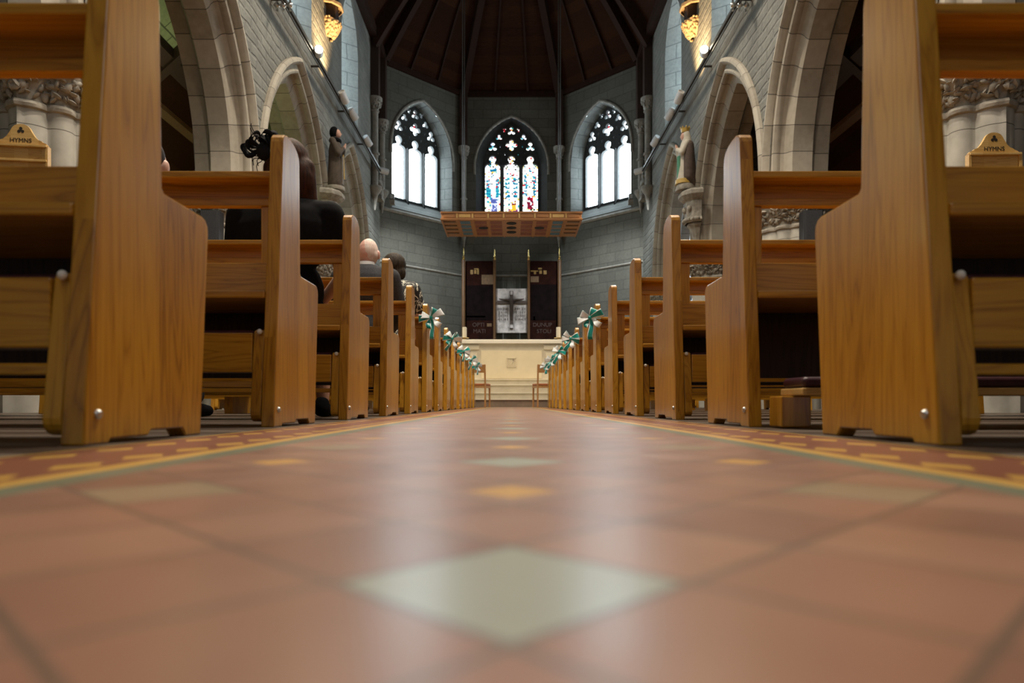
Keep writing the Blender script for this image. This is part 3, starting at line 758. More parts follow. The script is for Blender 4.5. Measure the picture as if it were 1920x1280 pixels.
# ------------------------------------------------------------------ ribbon bows
def ribbon(mb, pts, w, wdir, mi=0):
    """flat band swept along pts; wdir gives the width direction at each point"""
    rows = []
    for i, p in enumerate(pts):
        d = wdir(i/(len(pts)-1)) if callable(wdir) else wdir
        d = Vector(d).normalized(); p = Vector(p)
        ww = w(i/(len(pts)-1)) if callable(w) else w
        rows.append([tuple(p-d*ww/2), tuple(p-d*ww*0.38), tuple(p+d*ww*0.38), tuple(p+d*ww/2)])
    n = len(rows); o = len(mb.v); mb.v += [q_ for r_ in rows for q_ in r_]
    for j in range(n-1):
        for i in range(3):
            mb.f.append((o+j*4+i, o+j*4+i+1, o+(j+1)*4+i+1, o+(j+1)*4+i)); mb.mi.append(1 if i != 1 else mi)
def make_bow(seed, sd, n):
    rnd = random.Random(seed); r = empty('ribbon_bow')
    mats = [M_teal, M_wribbon]; white = [M_wribbon, M_greyribbon]
    for k, ang in enumerate((rnd.uniform(160, 190), rnd.uniform(-10, 25), rnd.uniform(35, 60), rnd.uniform(120, 145))):
        a = math.radians(ang); L = rnd.uniform(0.115, 0.145)*(1.0 if k < 2 else 0.85); pts = []; dp = rnd.uniform(0.025, 0.04); tw = rnd.uniform(-0.45, 0.45)
        for i in range(21):
            t_ = i/20; rad = L*math.sin(PI*t_)**0.75; sag = -0.012*math.sin(PI*t_)
            pts.append((rad*math.cos(a), -0.012-dp*math.cos(PI*t_)*math.sin(PI*t_)**0.5, rad*math.sin(a)+sag))
        def wd(t_, a=a, tw=tw): q_ = tw+0.7*(t_-0.5); return Vector((-math.sin(a)*math.cos(q_), math.sin(q_), math.cos(a)*math.cos(q_)))
        mb = MB(); ribbon(mb, pts, lambda t_: 0.024+0.058*math.sin(PI*t_)**0.8, wd)
        mb.build('loop', white if k in ((1, 2), (0, 3), (1, 3))[seed % 3] else mats, r, smooth=60, recalc=False, solid=0.0015)
    for k in range(3):
        a = math.radians((-100, -62, -125)[k]+rnd.uniform(-10, 10)); L = (0.19, 0.13, 0.11)[k]*rnd.uniform(0.9, 1.15); pts = []
        for i in range(9):
            t_ = i/8; pts.append((L*t_*math.cos(a)+0.012*math.sin(5*t_+k), -0.012-0.02*t_+0.012*math.sin(6*t_), L*t_*math.sin(a)))
        mb = MB(); ribbon(mb, pts, lambda t_: 0.026+0.034*min(1, t_*1.6), lambda t_: Vector((-math.sin(a), 0.7*math.sin(2.5*t_+k), math.cos(a))))
        mb.build('tail', mats if k != 1 else white, r, smooth=60, recalc=False, solid=0.0015)
    mb = MB(); mb.ell((0, -0.014, 0), (0.02, 0.018, 0.022), 12); mb.build('knot', M_teal, r, smooth=60)
    return r
BOWL = {5: 'largest of the left bows, sixth pew end', 7: 'second along the left, eighth pew end', 9: 'third along the left, tenth pew end', 11: 'fourth along the left, twelfth pew end', 13: 'farthest on the left, beside the chair'}
BOWR = {5: 'largest of the right bows, sixth pew end', 7: 'second along the right, eighth pew end', 9: 'third along the right, tenth pew end', 11: 'fourth along the right, twelfth pew end', 13: 'farthest on the right, beside the chair'}
for sd in (-1, 1):
    for n in (5, 7, 9, 11, 13):
        b = make_bow(n*3+sd, sd, n)
        b.location = (sd*(0.75-(0.055 if not (sd < 0 and n == 5) else 0.035)), py(n)+0.045, 0.835)
        b.rotation_euler = (0, math.radians((n*37+sd*20) % 41-20), sd*math.radians(-28 if n != 5 else -15)); b.scale = (0.9, 0.95, 0.9)
        # band round the post
        w = b.matrix_basis.inverted()
        mb = MB(); c0 = Vector((sd*0.771, py(n)+0.17, 0.835)); path = []
        hx, hy = 0.0225, 0.098
        ring = [(-sd*hx, -hy), (sd*hx, -hy), (sd*hx, hy), (-sd*hx, hy)]
        for zz in (0,):
            rows = [[tuple(w @ (c0+Vector((p[0], p[1], dz)))) for p in ring] for dz in (-0.006, 0.006)]
        mb.loft(rows, closed=True); mb.build('band', M_greyribbon, b, recalc=False, solid=0.0012)
        tag(b, 'teal and white ribbon bow, ' + (BOWL if sd < 0 else BOWR)[n], 'bow', 'ribbon bows on the pew ends')

# ------------------------------------------------------------------ chairs before the altar
def make_chair():
    r = empty('wooden_chair')
    for x in (-0.21, 0.21):
        mb = MB(); mb.prism([(-0.2, 0), (-0.165, 0), (-0.165, 0.45), (-0.20, 0.88), (-0.232, 0.88), (-0.2, 0.45)], 'x', x-0.016, x+0.016); mb.build('rear_leg', W_chair, r, bevel=0.004)
        mb = MB(); mb.box(x-0.017, x+0.017, 0.17, 0.205, 0, 0.45); mb.build('front_leg', W_chair, r, bevel=0.004)
        mb = MB(); mb.box(x-0.012, x+0.012, -0.17, 0.175, 0.40, 0.445); mb.build('side_rail', W_chair, r)
    mb = MB(); mb.box(-0.225, 0.225, -0.165, 0.225, 0.447, 0.492); mb.build('seat', M_seatpad, r, bevel=0.015, seg=3)
    mb = MB(); mb.prism([(-0.216, 0.71), (-0.194, 0.71), (-0.208, 0.875), (-0.23, 0.875)], 'x', -0.194, 0.194); mb.build('backrest', W_chair, r, bevel=0.004)
    mb = MB(); mb.box(-0.194, 0.194, -0.195, -0.17, 0.40, 0.445); mb.build('rear_rail', W_chair, r)
    return r
ch = make_chair()
for sd in (-1, 1):
    o = ch if sd < 0 else copy_tree(ch)
    o.location = (sd*0.74, 14.95, 0); o.rotation_euler = (0, 0, sd*math.radians(13)); o.scale = (1.05, 1, 1.05)
    tag(o, 'plain wooden chair with orange seat at the %s front of the aisle' % ('left' if sd < 0 else 'right'), 'chair', 'chairs before the altar steps')

# ------------------------------------------------------------------ altar steps, altar, candles
lv = [(15.9, 0.0, 0.19), (16.3, 0.19, 0.346), (16.75, 0.346, 0.55), (17.2, 0.55, 0.70)]
st = struct(empty('trim_1', (0, 15.9, 0)))
for i, (y, z0, z1) in enumerate(lv):
    mb = MB(); mb.box(-3.6, 3.6, y-15.9, 21.0-15.9, z0, z1-0.03); mb.build('step', S_stepdark if i == 0 else S_step, st)
    mb = MB(); mb.box(-3.6, 3.6, y-0.03-15.9, 21.0-15.9, z1-0.03, z1); mb.build('tread', S_step, st, bevel=0.008)
mb = MB(); mb.box(-1.75, 1.75, 21.0-15.9, 21.95-15.9, 0, 0.70); mb.build('step', S_step, st)
al = tag(empty('altar', (0, 18.0, 0.70)), 'cream stone altar with white slab top and carved square emblem', 'altar')
mb = MB(); mb.box(-1.3, 1.3, 0, 0.85, 0, 0.96); mb.build('body', S_altar, al, bevel=0.01)
mb = MB(); mb.box(-1.40, 1.40, -0.08, 0.95, 0.96, 1.065); mb.build('slab', S_marble, al, bevel=0.015)
mb = MB(); mb.box(-0.80, 0.80, -0.035, 0.0, 0.04, 0.78); mb.build('front_panel', S_altarpanel, al, bevel=0.01)
for s_ in (-1, 1):
    mb = MB(); mb.box(*sorted((s_*0.9, s_*1.27)), -0.02, 0, 0.52, 0.72); mb.box(*sorted((s_*0.9, s_*1.27)), -0.02, 0, 0.24, 0.46); mb.box(*sorted((s_*0.85, s_*1.3)), -0.03, 0, 0.80, 0.93); mb.build('side_block', S_altar, al, bevel=0.012)
mb = MB(); z0 = 0.34; w = 0.12
for a in ((-w, -w+0.012, z0, z0+2*w), (w-0.012, w, z0, z0+2*w), (-w, w, z0, z0+0.012), (-w, w, z0+2*w-0.012, z0+2*w)): mb.box(a[0], a[1], -0.05, -0.03, a[2], a[3])
for pl in ([(-0.07, 0.40), (-0.055, 0.40), (-0.055, 0.53), (-0.07, 0.53)], [(0.05, 0.38), (0.065, 0.38), (0.065, 0.53), (0.05, 0.53)], [(-0.05, 0.37), (-0.03, 0.37), (0.05, 0.53), (0.03, 0.53)], [(0.0, 0.515), (0.09, 0.515), (0.09, 0.53), (0.0, 0.53)]):
    mb.prism(pl, 'y', -0.05, -0.03)
mb.build('emblem', S_altar, al)
for sd in (-1, 1):
    c = tag(empty('altar_candle', (sd*1.245, 18.1, 1.766)), 'ivory pillar candle in brass dish on the %s end of the altar' % ('left' if sd < 0 else 'right'), 'candle', 'pair of altar candles')
    mb = MB(); mb.lathe([(0.05, 0), (0.06, 0.008), (0.03, 0.02), (0.03, 0.035), (0.115, 0.05), (0.118, 0.06), (0.06, 0.062)], (0,0,0), 24); mb.build('dish', M_brass, c, smooth=40)
    mb = MB(); mb.lathe([(0.058, 0.062), (0.058, 0.33), (0.05, 0.338), (0.01, 0.33)], (0,0,0), 24); mb.build('candle', M_wax, c, smooth=40)
    mb = MB(); mb.tube([(0,0,0.33), (0.002,0,0.35)], 0.003, 6); mb.build('wick', M_black, c)

# ------------------------------------------------------------------ hangings, posts and crucifix panel behind the altar
YR = 21.5; f_ = YR/1280
def zz(y): return H+(757-y)*f_
for sd in (-1, 1):
    o = tag(empty('dorsal_hanging', (sd*(62*f_), YR, 0.7)), 'dark oxblood hanging with faded gold figures, %s of the crucifix' % ('left' if sd < 0 else 'right'), 'hanging', 'hangings behind the altar')
    hw = 28*f_; zt = zz(489)-0.7
    def q(nm, mat, x0, x1, y0, y1, d=0.012, d0=0.0):
        mb = MB(); mb.box((x0-959)*f_-sd*62*f_, (x1-959)*f_-sd*62*f_, -d, d0, zz(y1)-0.7, zz(y0)-0.7); return mb.build(nm, mat, o)
    mb = MB(); mb.box(-hw, hw, 0, 0.05, 0, zt); mb.build('cloth', M_redpanel, o)
    if sd < 0:
        q('black_band', M_blackpanel, 873, 925, 535, 600); q('yellow_patch', M_dimgold, 903, 925, 515, 533)
        q('gold_figure', M_tarngold, 889, 897.5, 503, 505); q('gold_figure', M_tarngold, 882, 887, 506, 514); q('gold_figure', M_tarngold, 889, 893, 506, 513); q('gold_figure', M_tarngold, 894.5, 898, 505, 514)
        q('grey_streak', M_letter, 874, 910, 592, 595); q('gold_mark', M_dimgold, 913, 922, 606, 612)
        for body, px, py_ in (('OPTI', 897, 609), ('MATI', 899, 621)):
            tx = text('lettering', body, 10.5*f_, 0.004, M_letter, o); tx.location = ((px-959)*f_-sd*62*f_, -0.006, zz(py_)-0.7)
    else:
        q('black_band', M_blackpanel, 996, 1045, 533, 600); q('yellow_patch', M_dimgold, 995, 1010, 518, 529)
        q('gold_figure', M_tarngold, 1009, 1016, 502, 505); q('gold_figure', M_tarngold, 1001, 1005, 509, 514); q('gold_figure', M_tarngold, 1011, 1016, 507, 513); q('gold_figure', M_tarngold, 1019, 1025, 507, 514)
        q('gold_figure', M_tarngold, 995, 1009, 507, 509); q('gold_mark', M_dimgold, 1000, 1003.5, 593, 600)
        for body, px, py_ in (('DUNUP', 1017, 609), ('STOLI', 1020, 621)):
            tx = text('lettering', body, 10.5*f_, 0.004, M_letter, o); tx.location = ((px-959)*f_-sd*62*f_, -0.006, zz(py_)-0.7)
for px, nm in ((869.5, 'outer left'), (927.5, 'inner left'), (991, 'inner right'), (1048.5, 'outer right')):
    outer = nm.startswith('outer'); o = tag(empty('altar_post', ((px-959)*f_, YR-0.08, 0.7)), 'slim oak post with brass finial behind the altar, %s of the four' % nm, 'post', 'posts of the altar hangings')
    w = (3.6 if outer else 2.6)*f_; zt = zz(489)-0.7
    mb = MB(); mb.lathe([(w, 0), (w, zt-0.05), (w*1.15, zt-0.04), (w*1.15, zt)], (0,0,0), 16); mb.build('shaft', W_post, o, smooth=40)
    mb = MB(); mb.lathe([(0.03, zt), (0.05, zt+0.04), (0.02, zt+0.07), (0.045, zt+0.11), (0.02, zt+0.15), (0.018, zt+0.28), (0.003, zt+0.40 if outer else zt+0.34)], (0,0,0), 14); mb.build('finial', M_brass, o, smooth=50)
cr = tag(empty('crucifix_panel', (0, YR-0.02, 0.7)), 'grey metal relief panel with dark bronze crucifix above the altar', 'crucifix')
x0, x1 = -30*f_, 30*f_; za, zb = zz(624)-0.7, zz(541)-0.7
mb = MB(); mb.box(x0, x1, 0, 0.04, za, zb); mb.build('relief_plate', M_pewter, cr, bevel=0.01)
rnd = random.Random(5)
for side in (-1, 1):
    mb = MB()
    for row in range(4):
        for i in range(7):
            x = side*(0.13+i*0.048)+rnd.uniform(-0.01, 0.01); z = zz(579+row*6.5)-0.7; hh = rnd.uniform(0.03, 0.055)
            mb.box(x-0.008, x+0.008, -0.012, 0.0, z-hh, z+hh)
            if rnd.random() > 0.5: mb.box(x-0.02, x+0.02, -0.01, 0.0, z-0.008, z+0.008)
    mb.build('relief_marks', M_post_dark, cr)
mb = MB(); mb.box(-0.055, 0.055, -0.06, 0, zz(617)-0.7, zz(546)-0.7); mb.box(-27*f_, 27*f_, -0.055, -0.005, zz(570)-0.7, zz(564)-0.7); mb.build('cross', M_bronze, cr, bevel=0.006)
zc = zz(562)-0.7
blob('corpus', [('e', (0,-0.10,zc+0.06), (0.05,0.05,0.06)), ('c', (0,-0.085,zc), (0,-0.085,zc-0.28), 0.075, 0.06), ('c', (0,-0.085,zc-0.28), (0.01,-0.09,zc-0.62), 0.06, 0.03),
     ('c', (0,-0.08,zc-0.04), (-0.38,-0.075,zc+0.01), 0.045, 0.025), ('c', (0,-0.08,zc-0.04), (0.38,-0.075,zc+0.01), 0.045, 0.025)], M_bronze, cr, 0.018, 3)
mb = MB(); mb.box(-0.05, 0.05, -0.075, -0.06, zz(615)-0.7, zz(609)-0.7); mb.box(-0.035, 0.035, -0.075, -0.06, zz(553)-0.7, zz(547)-0.7); mb.build('title_plate', M_pewter, cr)

# ------------------------------------------------------------------ tester hung above the altar
yf, yb, zc = 17.3, 19.0, 4.73
ca = tag(empty('altar_canopy', (0, (yf+yb)/2, zc)), 'flat wooden canopy with panelled edge hanging above the altar', 'canopy')
HW = 131.5*yf/1280; y0, y1 = yf-(yf+yb)/2, yb-(yf+yb)/2
mb = MB(); mb.box(-HW, HW, y0, y1, 0.02, 0.2); mb.build('board', W_canopy, ca, bevel=0.01)
for z0, z1 in ((0.0, 0.045), (0.165, 0.215)):
    mb = MB(); mb.box(-HW-0.02, HW+0.02, y0-0.025, y1+0.02, z0, z1); mb.build('moulding', W_canopy, ca, bevel=0.006)
for i in range(9):
    xc = (i-4)*2*HW/9
    mb = MB(); mb.box(xc-0.145, xc+0.145, y0-0.014, y0, 0.062, 0.15); mb.build('edge_panel', W_light if i in (1, 7) else W_canopy, ca, bevel=0.006)
    if i < 8: mb = MB(); mb.box(xc+HW/9-0.02, xc+HW/9+0.02, y0-0.018, y0, 0.05, 0.165); mb.build('edge_boss', W_light, ca, bevel=0.004)
    # underside coffers
    for j in range(4):
        ya = y0+0.1+j*0.38
        if i in (0, 8): mb = MB(); mb.box(xc-0.16, xc+0.16, ya, ya+0.09, -0.02, 0.001); mb.build('soffit_bar', W_post, ca)
        elif i in (1, 7): mb = MB(); mb.box(xc-0.13, xc+0.13, ya, ya+0.28, -0.006, 0.001); mb.build('soffit_panel', M_tblue, ca)
        elif i in (2, 3, 5, 6): mb = MB(); mb.box(xc-0.15, xc+0.15, ya, ya+0.3, -0.006, 0.001); mb.build('soffit_panel', M_tred, ca)
for x, yq in ((0, -0.55), (0, -0.1), (0, 0.35), (-0.74, -0.1), (0.74, -0.1)):
    mb = MB(); mb.lathe([(0.13, -0.012), (0.13, 0.0)], (x, yq, 0), 20); mb.build('lamp_hole', M_mortarhole, ca)
for i in range(10):
    xc = -HW+2*HW*i/9; xc = max(-HW+0.02, min(HW-0.02, xc)); mb = MB(); mb.box(xc-0.018, xc+0.018, y0, y1, -0.02, 0.001); mb.build('soffit_rib', W_canopy, ca)
for sd in (-1, 1):
    for yq in (y0+0.7, y1-0.25):
        mb = MB(); mb.tube([(sd*1.29, yq, 0.2), (sd*1.29, yq, 6.6)], 0.012, 8); mb.build('hanging_rod', M_iron, ca)

# ------------------------------------------------------------------ track, spotlights
SPY = [12.5, 14.35, 15.2, 16.75, 18.9]
for sd in (-1, 1):
    side = 'left' if sd < 0 else 'right'
    t = tag(empty('lighting_rail', (sd*3.62, 5.0, 6.5)), 'long dark lighting rail along the %s nave wall' % side, 'rail', 'lighting rails')
    mb = MB(); mb.box(-0.035, 0.035, 0, 13.85, -0.03, 0.03); mb.build('bar', M_iron, t, bevel=0.008)
    mb = MB(); mb.tube([(-sd*0.0, 0, -0.075), (-sd*0.0, 13.85, -0.075)], 0.014, 8); mb.build('conduit', M_iron, t)
    for y in (1.5, 3.6, 5.85, 8.0, 10.0, 11.9, 13.7):
        mb = MB(); mb.tube([(0, y, 0), (sd*0.2, y, 0)], 0.022, 8); mb.build('bracket', M_iron, t)
    # chrome clamp
    cl = tag(empty('rail_clamp', (sd*3.585, 10.87, 6.42)), 'shiny chrome clamp fitting on the %s lighting rail' % side, 'clamp', 'chrome clamps')
    mb = MB(); mb.tube([(-sd*0.06, 0, 0), (sd*0.2, 0, 0)], 0.02, 10); mb.build('arm', M_steel, cl, smooth=40)
    mb = MB()
    for dx in (-0.06, 0.05, 0.15): mb.ell((sd*dx, 0, 0), (0.045, 0.045, 0.045), 12); mb.box(sd*dx-0.012, sd*dx+0.012, -0.02, 0.02, -0.09, 0.09)
    mb.build('knob', M_steel, cl, smooth=40, merge=False)
    for i, y in enumerate(SPY):
        nm = ['lit and glaring, nearest', 'second, below the carved corbel', 'third along', 'fourth along', 'farthest, near the window'][i]
        s = tag(empty('spotlight', (sd*3.53, y, 6.52)), 'small white spotlight on the %s lighting rail, %s' % (side, nm), 'spotlight', 'spotlights on the lighting rails')
        if i == 0: d = Vector((-sd*0.25, -0.8, -0.12))
        elif i == 1: d = Vector((sd*0.25, -0.75, 0.6))
        elif i == 4: d = Vector((-sd*0.75, 0.45, -0.1))
        else: d = Vector((-sd*0.35, 0.75, -0.55))
        d.normalize(); Rm = d.to_track_quat('Z', 'Y').to_matrix()
        mb = MB(); mb.lathe([(0.03, -0.14), (0.075, -0.13), (0.082, -0.11), (0.082, 0.12), (0.07, 0.125), (0.068, 0.10)], (0, 0, 0), 20, M=Rm); mb.build('can', M_white, s, smooth=40)
        mb = MB(); mb.lathe([(0.066, 0.098), (0.066, 0.106)], (0, 0, 0), 20, M=Rm); mb.build('lens', E_lamp if i == 0 else M_white, s)
        mb = MB(); mb.tube([(0, 0, 0), (sd*0.08, 0, 0.0)], 0.02, 8); mb.box(*sorted((sd*0.05, sd*0.1)), -0.06, 0.06, -0.035, 0.05); mb.build('mount', M_white, s)

# ------------------------------------------------------------------ carved roof corbels, wall posts, wall shafts
for sd in (-1, 1):
    side = 'left' if sd < 0 else 'right'
    o = tag(empty('roof_corbel', (sd*3.82, 14.175, 7.5)), 'foliage-carved stone corbel high on the %s wall, lit by the spotlight' % side, 'corbel', 'carved corbels under the roof posts')
    mb = MB()
    hexa = lambda r_: [(-sd*r_*math.cos(a), r_*math.sin(a)) for a in [math.radians(q_) for q_ in (-90, -60, -20, 20, 60, 90)]]
    for r0, z0, r1, z1 in ((0.10, 0.15, 0.20, 0.26), (0.20, 0.26, 0.27, 0.42), (0.27, 0.42, 0.27, 0.48)):
        mb.loft([[(*p, z0) for p in hexa(r0)], [(*p, z1) for p in hexa(r1)]], closed=True)
    mb.build('bell', S_warm, o, recalc=False)
    mb = MB(); rnd = random.Random(11)
    for i in range(70):
        a = rnd.uniform(-1.5, 1.5); z = rnd.uniform(0.16, 0.48); r_ = 0.09+0.2*((z-0.15)/0.33)**0.7; w = rnd.uniform(0.02, 0.05)
        mb.ell((-sd*r_*math.cos(a), r_*math.sin(a), z), (0.03, w, w*0.8), 8, M=Matrix.Rotation(a, 3, 'Z') @ Matrix.Rotation(rnd.uniform(-1, 1), 3, 'X'))
    mb.build('leaf_carving', S_warm, o, smooth=60, merge=False)
    mb = MB(); mb.loft([[(*p, z) for p in hexa(r_)] for r_, z in ((0.30, 0.74), (0.33, 0.76), (0.33, 0.82), (0.2, 0.83))], closed=True); mb.build('abacus', S_warm, o, recalc=False)
    mb = MB(); mb.box(*sorted((0, -sd*0.2)), -0.13, 0.13, 0.46, 2.6); mb.build('wall_post', W_dark, o)
    for y, zt, zb, nm, r_ in ((18.6, 8.4, 5.35, 'before the canted wall', 0.09), (19.62, 8.2, 5.55, 'in the corner by the window', 0.085), (21.88, 8.3, 5.1, 'in the corner behind the canopy', 0.08)):
        X0 = sd*(3.82-0.10) if y < 20 else sd*1.53
        o = tag(empty('wall_shaft', (X0, y, zb)), 'slender stone wall shaft on the %s, %s' % (side, nm), 'column', 'wall shafts of the chancel')
        L = zt-zb
        mb = MB(); mb.lathe([(0.02, 0.0), (0.05, 0.2), (0.09, 0.42), (0.15, 0.50), (0.17, 0.55), (0.19, 0.58), (0.19, 0.64), (r_, 0.66)], (0,0,0), 16); mb.build('corbel', S_shaft, o, smooth=50)
        mb = MB(); mb.lathe([(r_, 0.64), (r_, L-0.36)], (0,0,0), 16); mb.lathe([(r_+0.03, 1.5), (r_+0.04, 1.53), (r_+0.03, 1.56)], (0,0,0), 16); mb.build('shaft', S_shaft, o, smooth=50)
        mb = MB(); mb.lathe([(r_+0.03, L-0.38), (r_+0.03, L-0.35), (r_, L-0.33), (r_+0.05, L-0.2), (r_+0.1, L-0.08), (r_+0.11, L-0.06), (r_+0.11, L), (0.05, L)], (0,0,0), 16)
        rnd = random.Random(4)
        for i in range(40):
            a = rnd.uniform(0, 6.28); z = L-rnd.uniform(0.08, 0.3); q_ = r_+0.02+0.09*(1-(L-z)/0.33); mb.ell((q_*math.cos(a), q_*math.sin(a), z), (0.03, 0.03, 0.035), 8)
        mb.build('capital', S_shaft, o, smooth=50, merge=False)
        mb = MB(); mb.box(-0.12, 0.12, -0.12, 0.12, L, 10.1-zb); mb.build('wall_post', W_dark, o)
    # small carved figure and black flood by the canted wall
    o = tag(empty('carved_figure', (sd*3.70, 19.1, 5.86)), 'small carved figure between the two wall shafts on the %s' % side, 'statue', 'carved figures by the chancel')
    mb = MB(); mb.box(-0.1, 0.108, -0.18, 0.18, -0.1, 0.0); mb.build('ledge', S_shaft, o, bevel=0.01)
    blob('figure', [('e', (0,0,0.56), (0.07,0.07,0.09)), ('c', (0,0,0.42), (0,0,0.04), 0.09, 0.13), ('c', (0,-0.1,0.40), (-sd*0.1,-0.03,0.25), 0.045, 0.04), ('c', (0,0.1,0.40), (-sd*0.1,0.03,0.25), 0.045, 0.04)], S_shaft, o, 0.02, 2)
    o = tag(empty('flood_lamp', (sd*3.45, 19.75, 5.95)), 'small black flood lamp at the %s end of the window ledge' % side, 'lamp', 'flood lamps')
    mb = MB(); mb.box(-0.06, 0.06, -0.05, 0.07, 0.03, 0.2); mb.build('housing', M_black, o, bevel=0.015)
    mb = MB(); mb.box(-0.045, 0.045, -0.06, -0.05, 0.05, 0.17); mb.build('lens', M_steel, o); mb = MB(); mb.box(-0.07, 0.07, -0.05, 0.08, -0.11, 0.03); mb.build('stand', S_shaft, o)

# ------------------------------------------------------------------ statues on brackets
def bracket(sd):
    side = 'left' if sd < 0 else 'right'
    o = tag(empty('statue_bracket', (sd*3.812, 13.95, 3.1)), 'moulded stone bracket carrying the statue on the %s wall' % side, 'bracket', 'statue brackets')
    def oct(r_): return [(-sd*r_*1.0*math.cos(a), r_*math.sin(a)) for a in [math.radians(q_) for q_ in (-90, -55, -20, 20, 55, 90)]]
    mb = MB(); mb.loft([[(*p, z) for p in oct(r_)] for r_, z in ((0.04, 0), (0.10, 0.35), (0.17, 0.55), (0.22, 0.60), (0.22, 0.64))], closed=True); mb.build('corbel', S_carve, o, recalc=False)
    mb = MB(); mb.loft([[(*p, z) for p in oct(r_)] for r_, z in ((0.27, 0.64), (0.31, 0.68), (0.27, 0.74), (0.27, 1.08), (0.34, 1.12), (0.40, 1.18), (0.40, 1.25), (0.34, 1.30), (0.05, 1.31))], closed=True); mb.build('drum', S_carve, o, recalc=False)
    mb = MB()
    for a in (-37, 0, 37):
        a = math.radians(a); mb.ell((-sd*0.275*math.cos(a), 0.275*math.sin(a), 0.92), (0.05, 0.05, 0.07), 10)
    rnd = random.Random(2)
    for i in range(26): a = rnd.uniform(-1.4, 1.4); mb.ell((-sd*0.29*math.cos(a), 0.29*math.sin(a), 0.70), (0.035, 0.035, 0.04), 8)
    mb.build('carving', S_carve, o, smooth=60, merge=False)
    return o
bracket(-1); bracket(1)
ZB = 4.42
o = tag(empty('saint_statue', (-3.60, 13.95, ZB)), 'painted statue of a robed monk with clasped hands on the left wall', 'statue')
mb = MB(); mb.lathe([(0.19, 0), (0.2, 0.03), (0.19, 0.08), (0.1, 0.085)], (0,0,0), 16); mb.build('plinth', S_carve, o, smooth=40)
blob('habit', [('c', (0,0,0.16), (0,0,0.80), 0.165, 0.13), ('c', (0,0,0.80), (0,0,1.02), 0.14, 0.10), ('c', (-0.02,-0.15,0.98), (0.10,-0.15,0.72), 0.07, 0.06), ('c', (0.10,-0.15,0.72), (0.17,-0.02,0.86), 0.055, 0.04), ('c', (-0.02,0.15,0.98), (0.10,0.14,0.72), 0.07, 0.06), ('c', (0.10,0.14,0.72), (0.17,0.02,0.86), 0.055, 0.04), ('c', (0.10,-0.06,0.1), (0.08,-0.05,0.7), 0.05, 0.03), ('c', (0.12,0.05,0.1), (0.09,0.04,0.7), 0.05, 0.03)], M_habit, o, 0.016, 4)
blob('cowl', [('e', (0,0,1.02), (0.13,0.15,0.07)), ('e', (-0.025,0,1.19), (0.095,0.095,0.13))], M_blackcloth, o, 0.014, 3)
blob('face', [('e', (0.045,0,1.17), (0.07,0.065,0.095)), ('e', (0.115,0,1.16), (0.018,0.014,0.02)), ('e', (0.10,0,1.12), (0.02,0.03,0.012))], M_skin, o, 0.01, 2)
blob('hands', [('c', (0.17,0,0.86), (0.21,0,0.95), 0.035, 0.02)], M_skin, o, 0.01, 2)
mb = MB(); mb.tube([(0.155,0.03,0.75), (0.165,0.035,0.5), (0.175,0.03,0.25)], 0.012, 8); mb.build('cord', M_gold, o)
mb = MB(); mb.prism([(0.135,-0.06), (0.165,-0.06), (0.165,0.06), (0.135,0.06)], 'z', 0.12, 0.7); mb.build('scapular', M_habitlt, o, bevel=0.01)
o = tag(empty('saint_statue', (3.55, 13.95, ZB)), 'painted statue of a crowned figure in white robe on the right wall', 'statue')
mb = MB(); mb.lathe([(0.19, 0), (0.2, 0.03), (0.17, 0.12), (0.1, 0.13)], (0,0,0), 16); mb.build('plinth', S_carve, o, smooth=40)
blob('robe', [('c', (-0.02,0,0.18), (-0.02,0,0.80), 0.15, 0.12), ('c', (-0.02,0,0.80), (0,0,0.98), 0.125, 0.08), ('c', (0,-0.13,0.95), (-0.1,-0.14,0.74), 0.06, 0.05), ('c', (-0.1,-0.14,0.74), (-0.16,-0.02,0.84), 0.05, 0.04), ('c', (0,0.13,0.95), (-0.1,0.13,0.74), 0.06, 0.05), ('c', (-0.1,0.13,0.74), (-0.16,0.02,0.84), 0.05, 0.04), ('c', (-0.12,0.03,0.16), (-0.10,0.03,0.7), 0.05, 0.03), ('c', (-0.12,-0.06,0.16), (-0.10,-0.05,0.7), 0.05, 0.03)], M_whiterobe, o, 0.016, 4)
blob('cloak', [('c', (0.07,0,0.2), (0.05,0,0.92), 0.17, 0.13), ('c', (0.04,-0.08,0.25), (0.05,-0.08,0.9), 0.12, 0.11), ('c', (0.05,0.09,0.25), (0.05,0.08,0.9), 0.12, 0.11)], M_cloak, o, 0.018, 3)
blob('veil', [('e', (0.02,0,1.12), (0.085,0.09,0.14)), ('c', (0.03,0,1.1), (0.04,0,0.92), 0.09, 0.11)], M_whiterobe, o, 0.014, 3)
blob('face', [('e', (-0.03,0,1.11), (0.065,0.06,0.09)), ('e', (-0.095,0,1.10), (0.014,0.012,0.02))], M_skin, o, 0.01, 2)
mb = MB(); mb.lathe([(0.075, 1.19), (0.095, 1.27), (0.09, 1.27), (0.07, 1.19)], (0,0,0), 16)
for i in range(8): mb.ell((0.092*math.cos(i*PI/4), 0.092*math.sin(i*PI/4), 1.285), (0.015, 0.015, 0.025), 8)
mb.build('crown', M_gold, o, smooth=40, merge=False)
blob('hands', [('c', (-0.16,0,0.84), (-0.19,0,0.93), 0.035, 0.02)], M_skin, o, 0.01, 2)
mb = MB(); mb.prism([(-0.175,-0.005), (-0.15,-0.075), (-0.12,-0.09), (-0.14,0.0)], 'z', 0.26, 0.7); mb.build('sash', M_greensash, o, bevel=0.01)
mb = MB(); mb.lathe([(0.175, 0.13), (0.165, 0.22)], (-0.03,0,0), 20); mb.build('hem', M_gold, o, smooth=40)

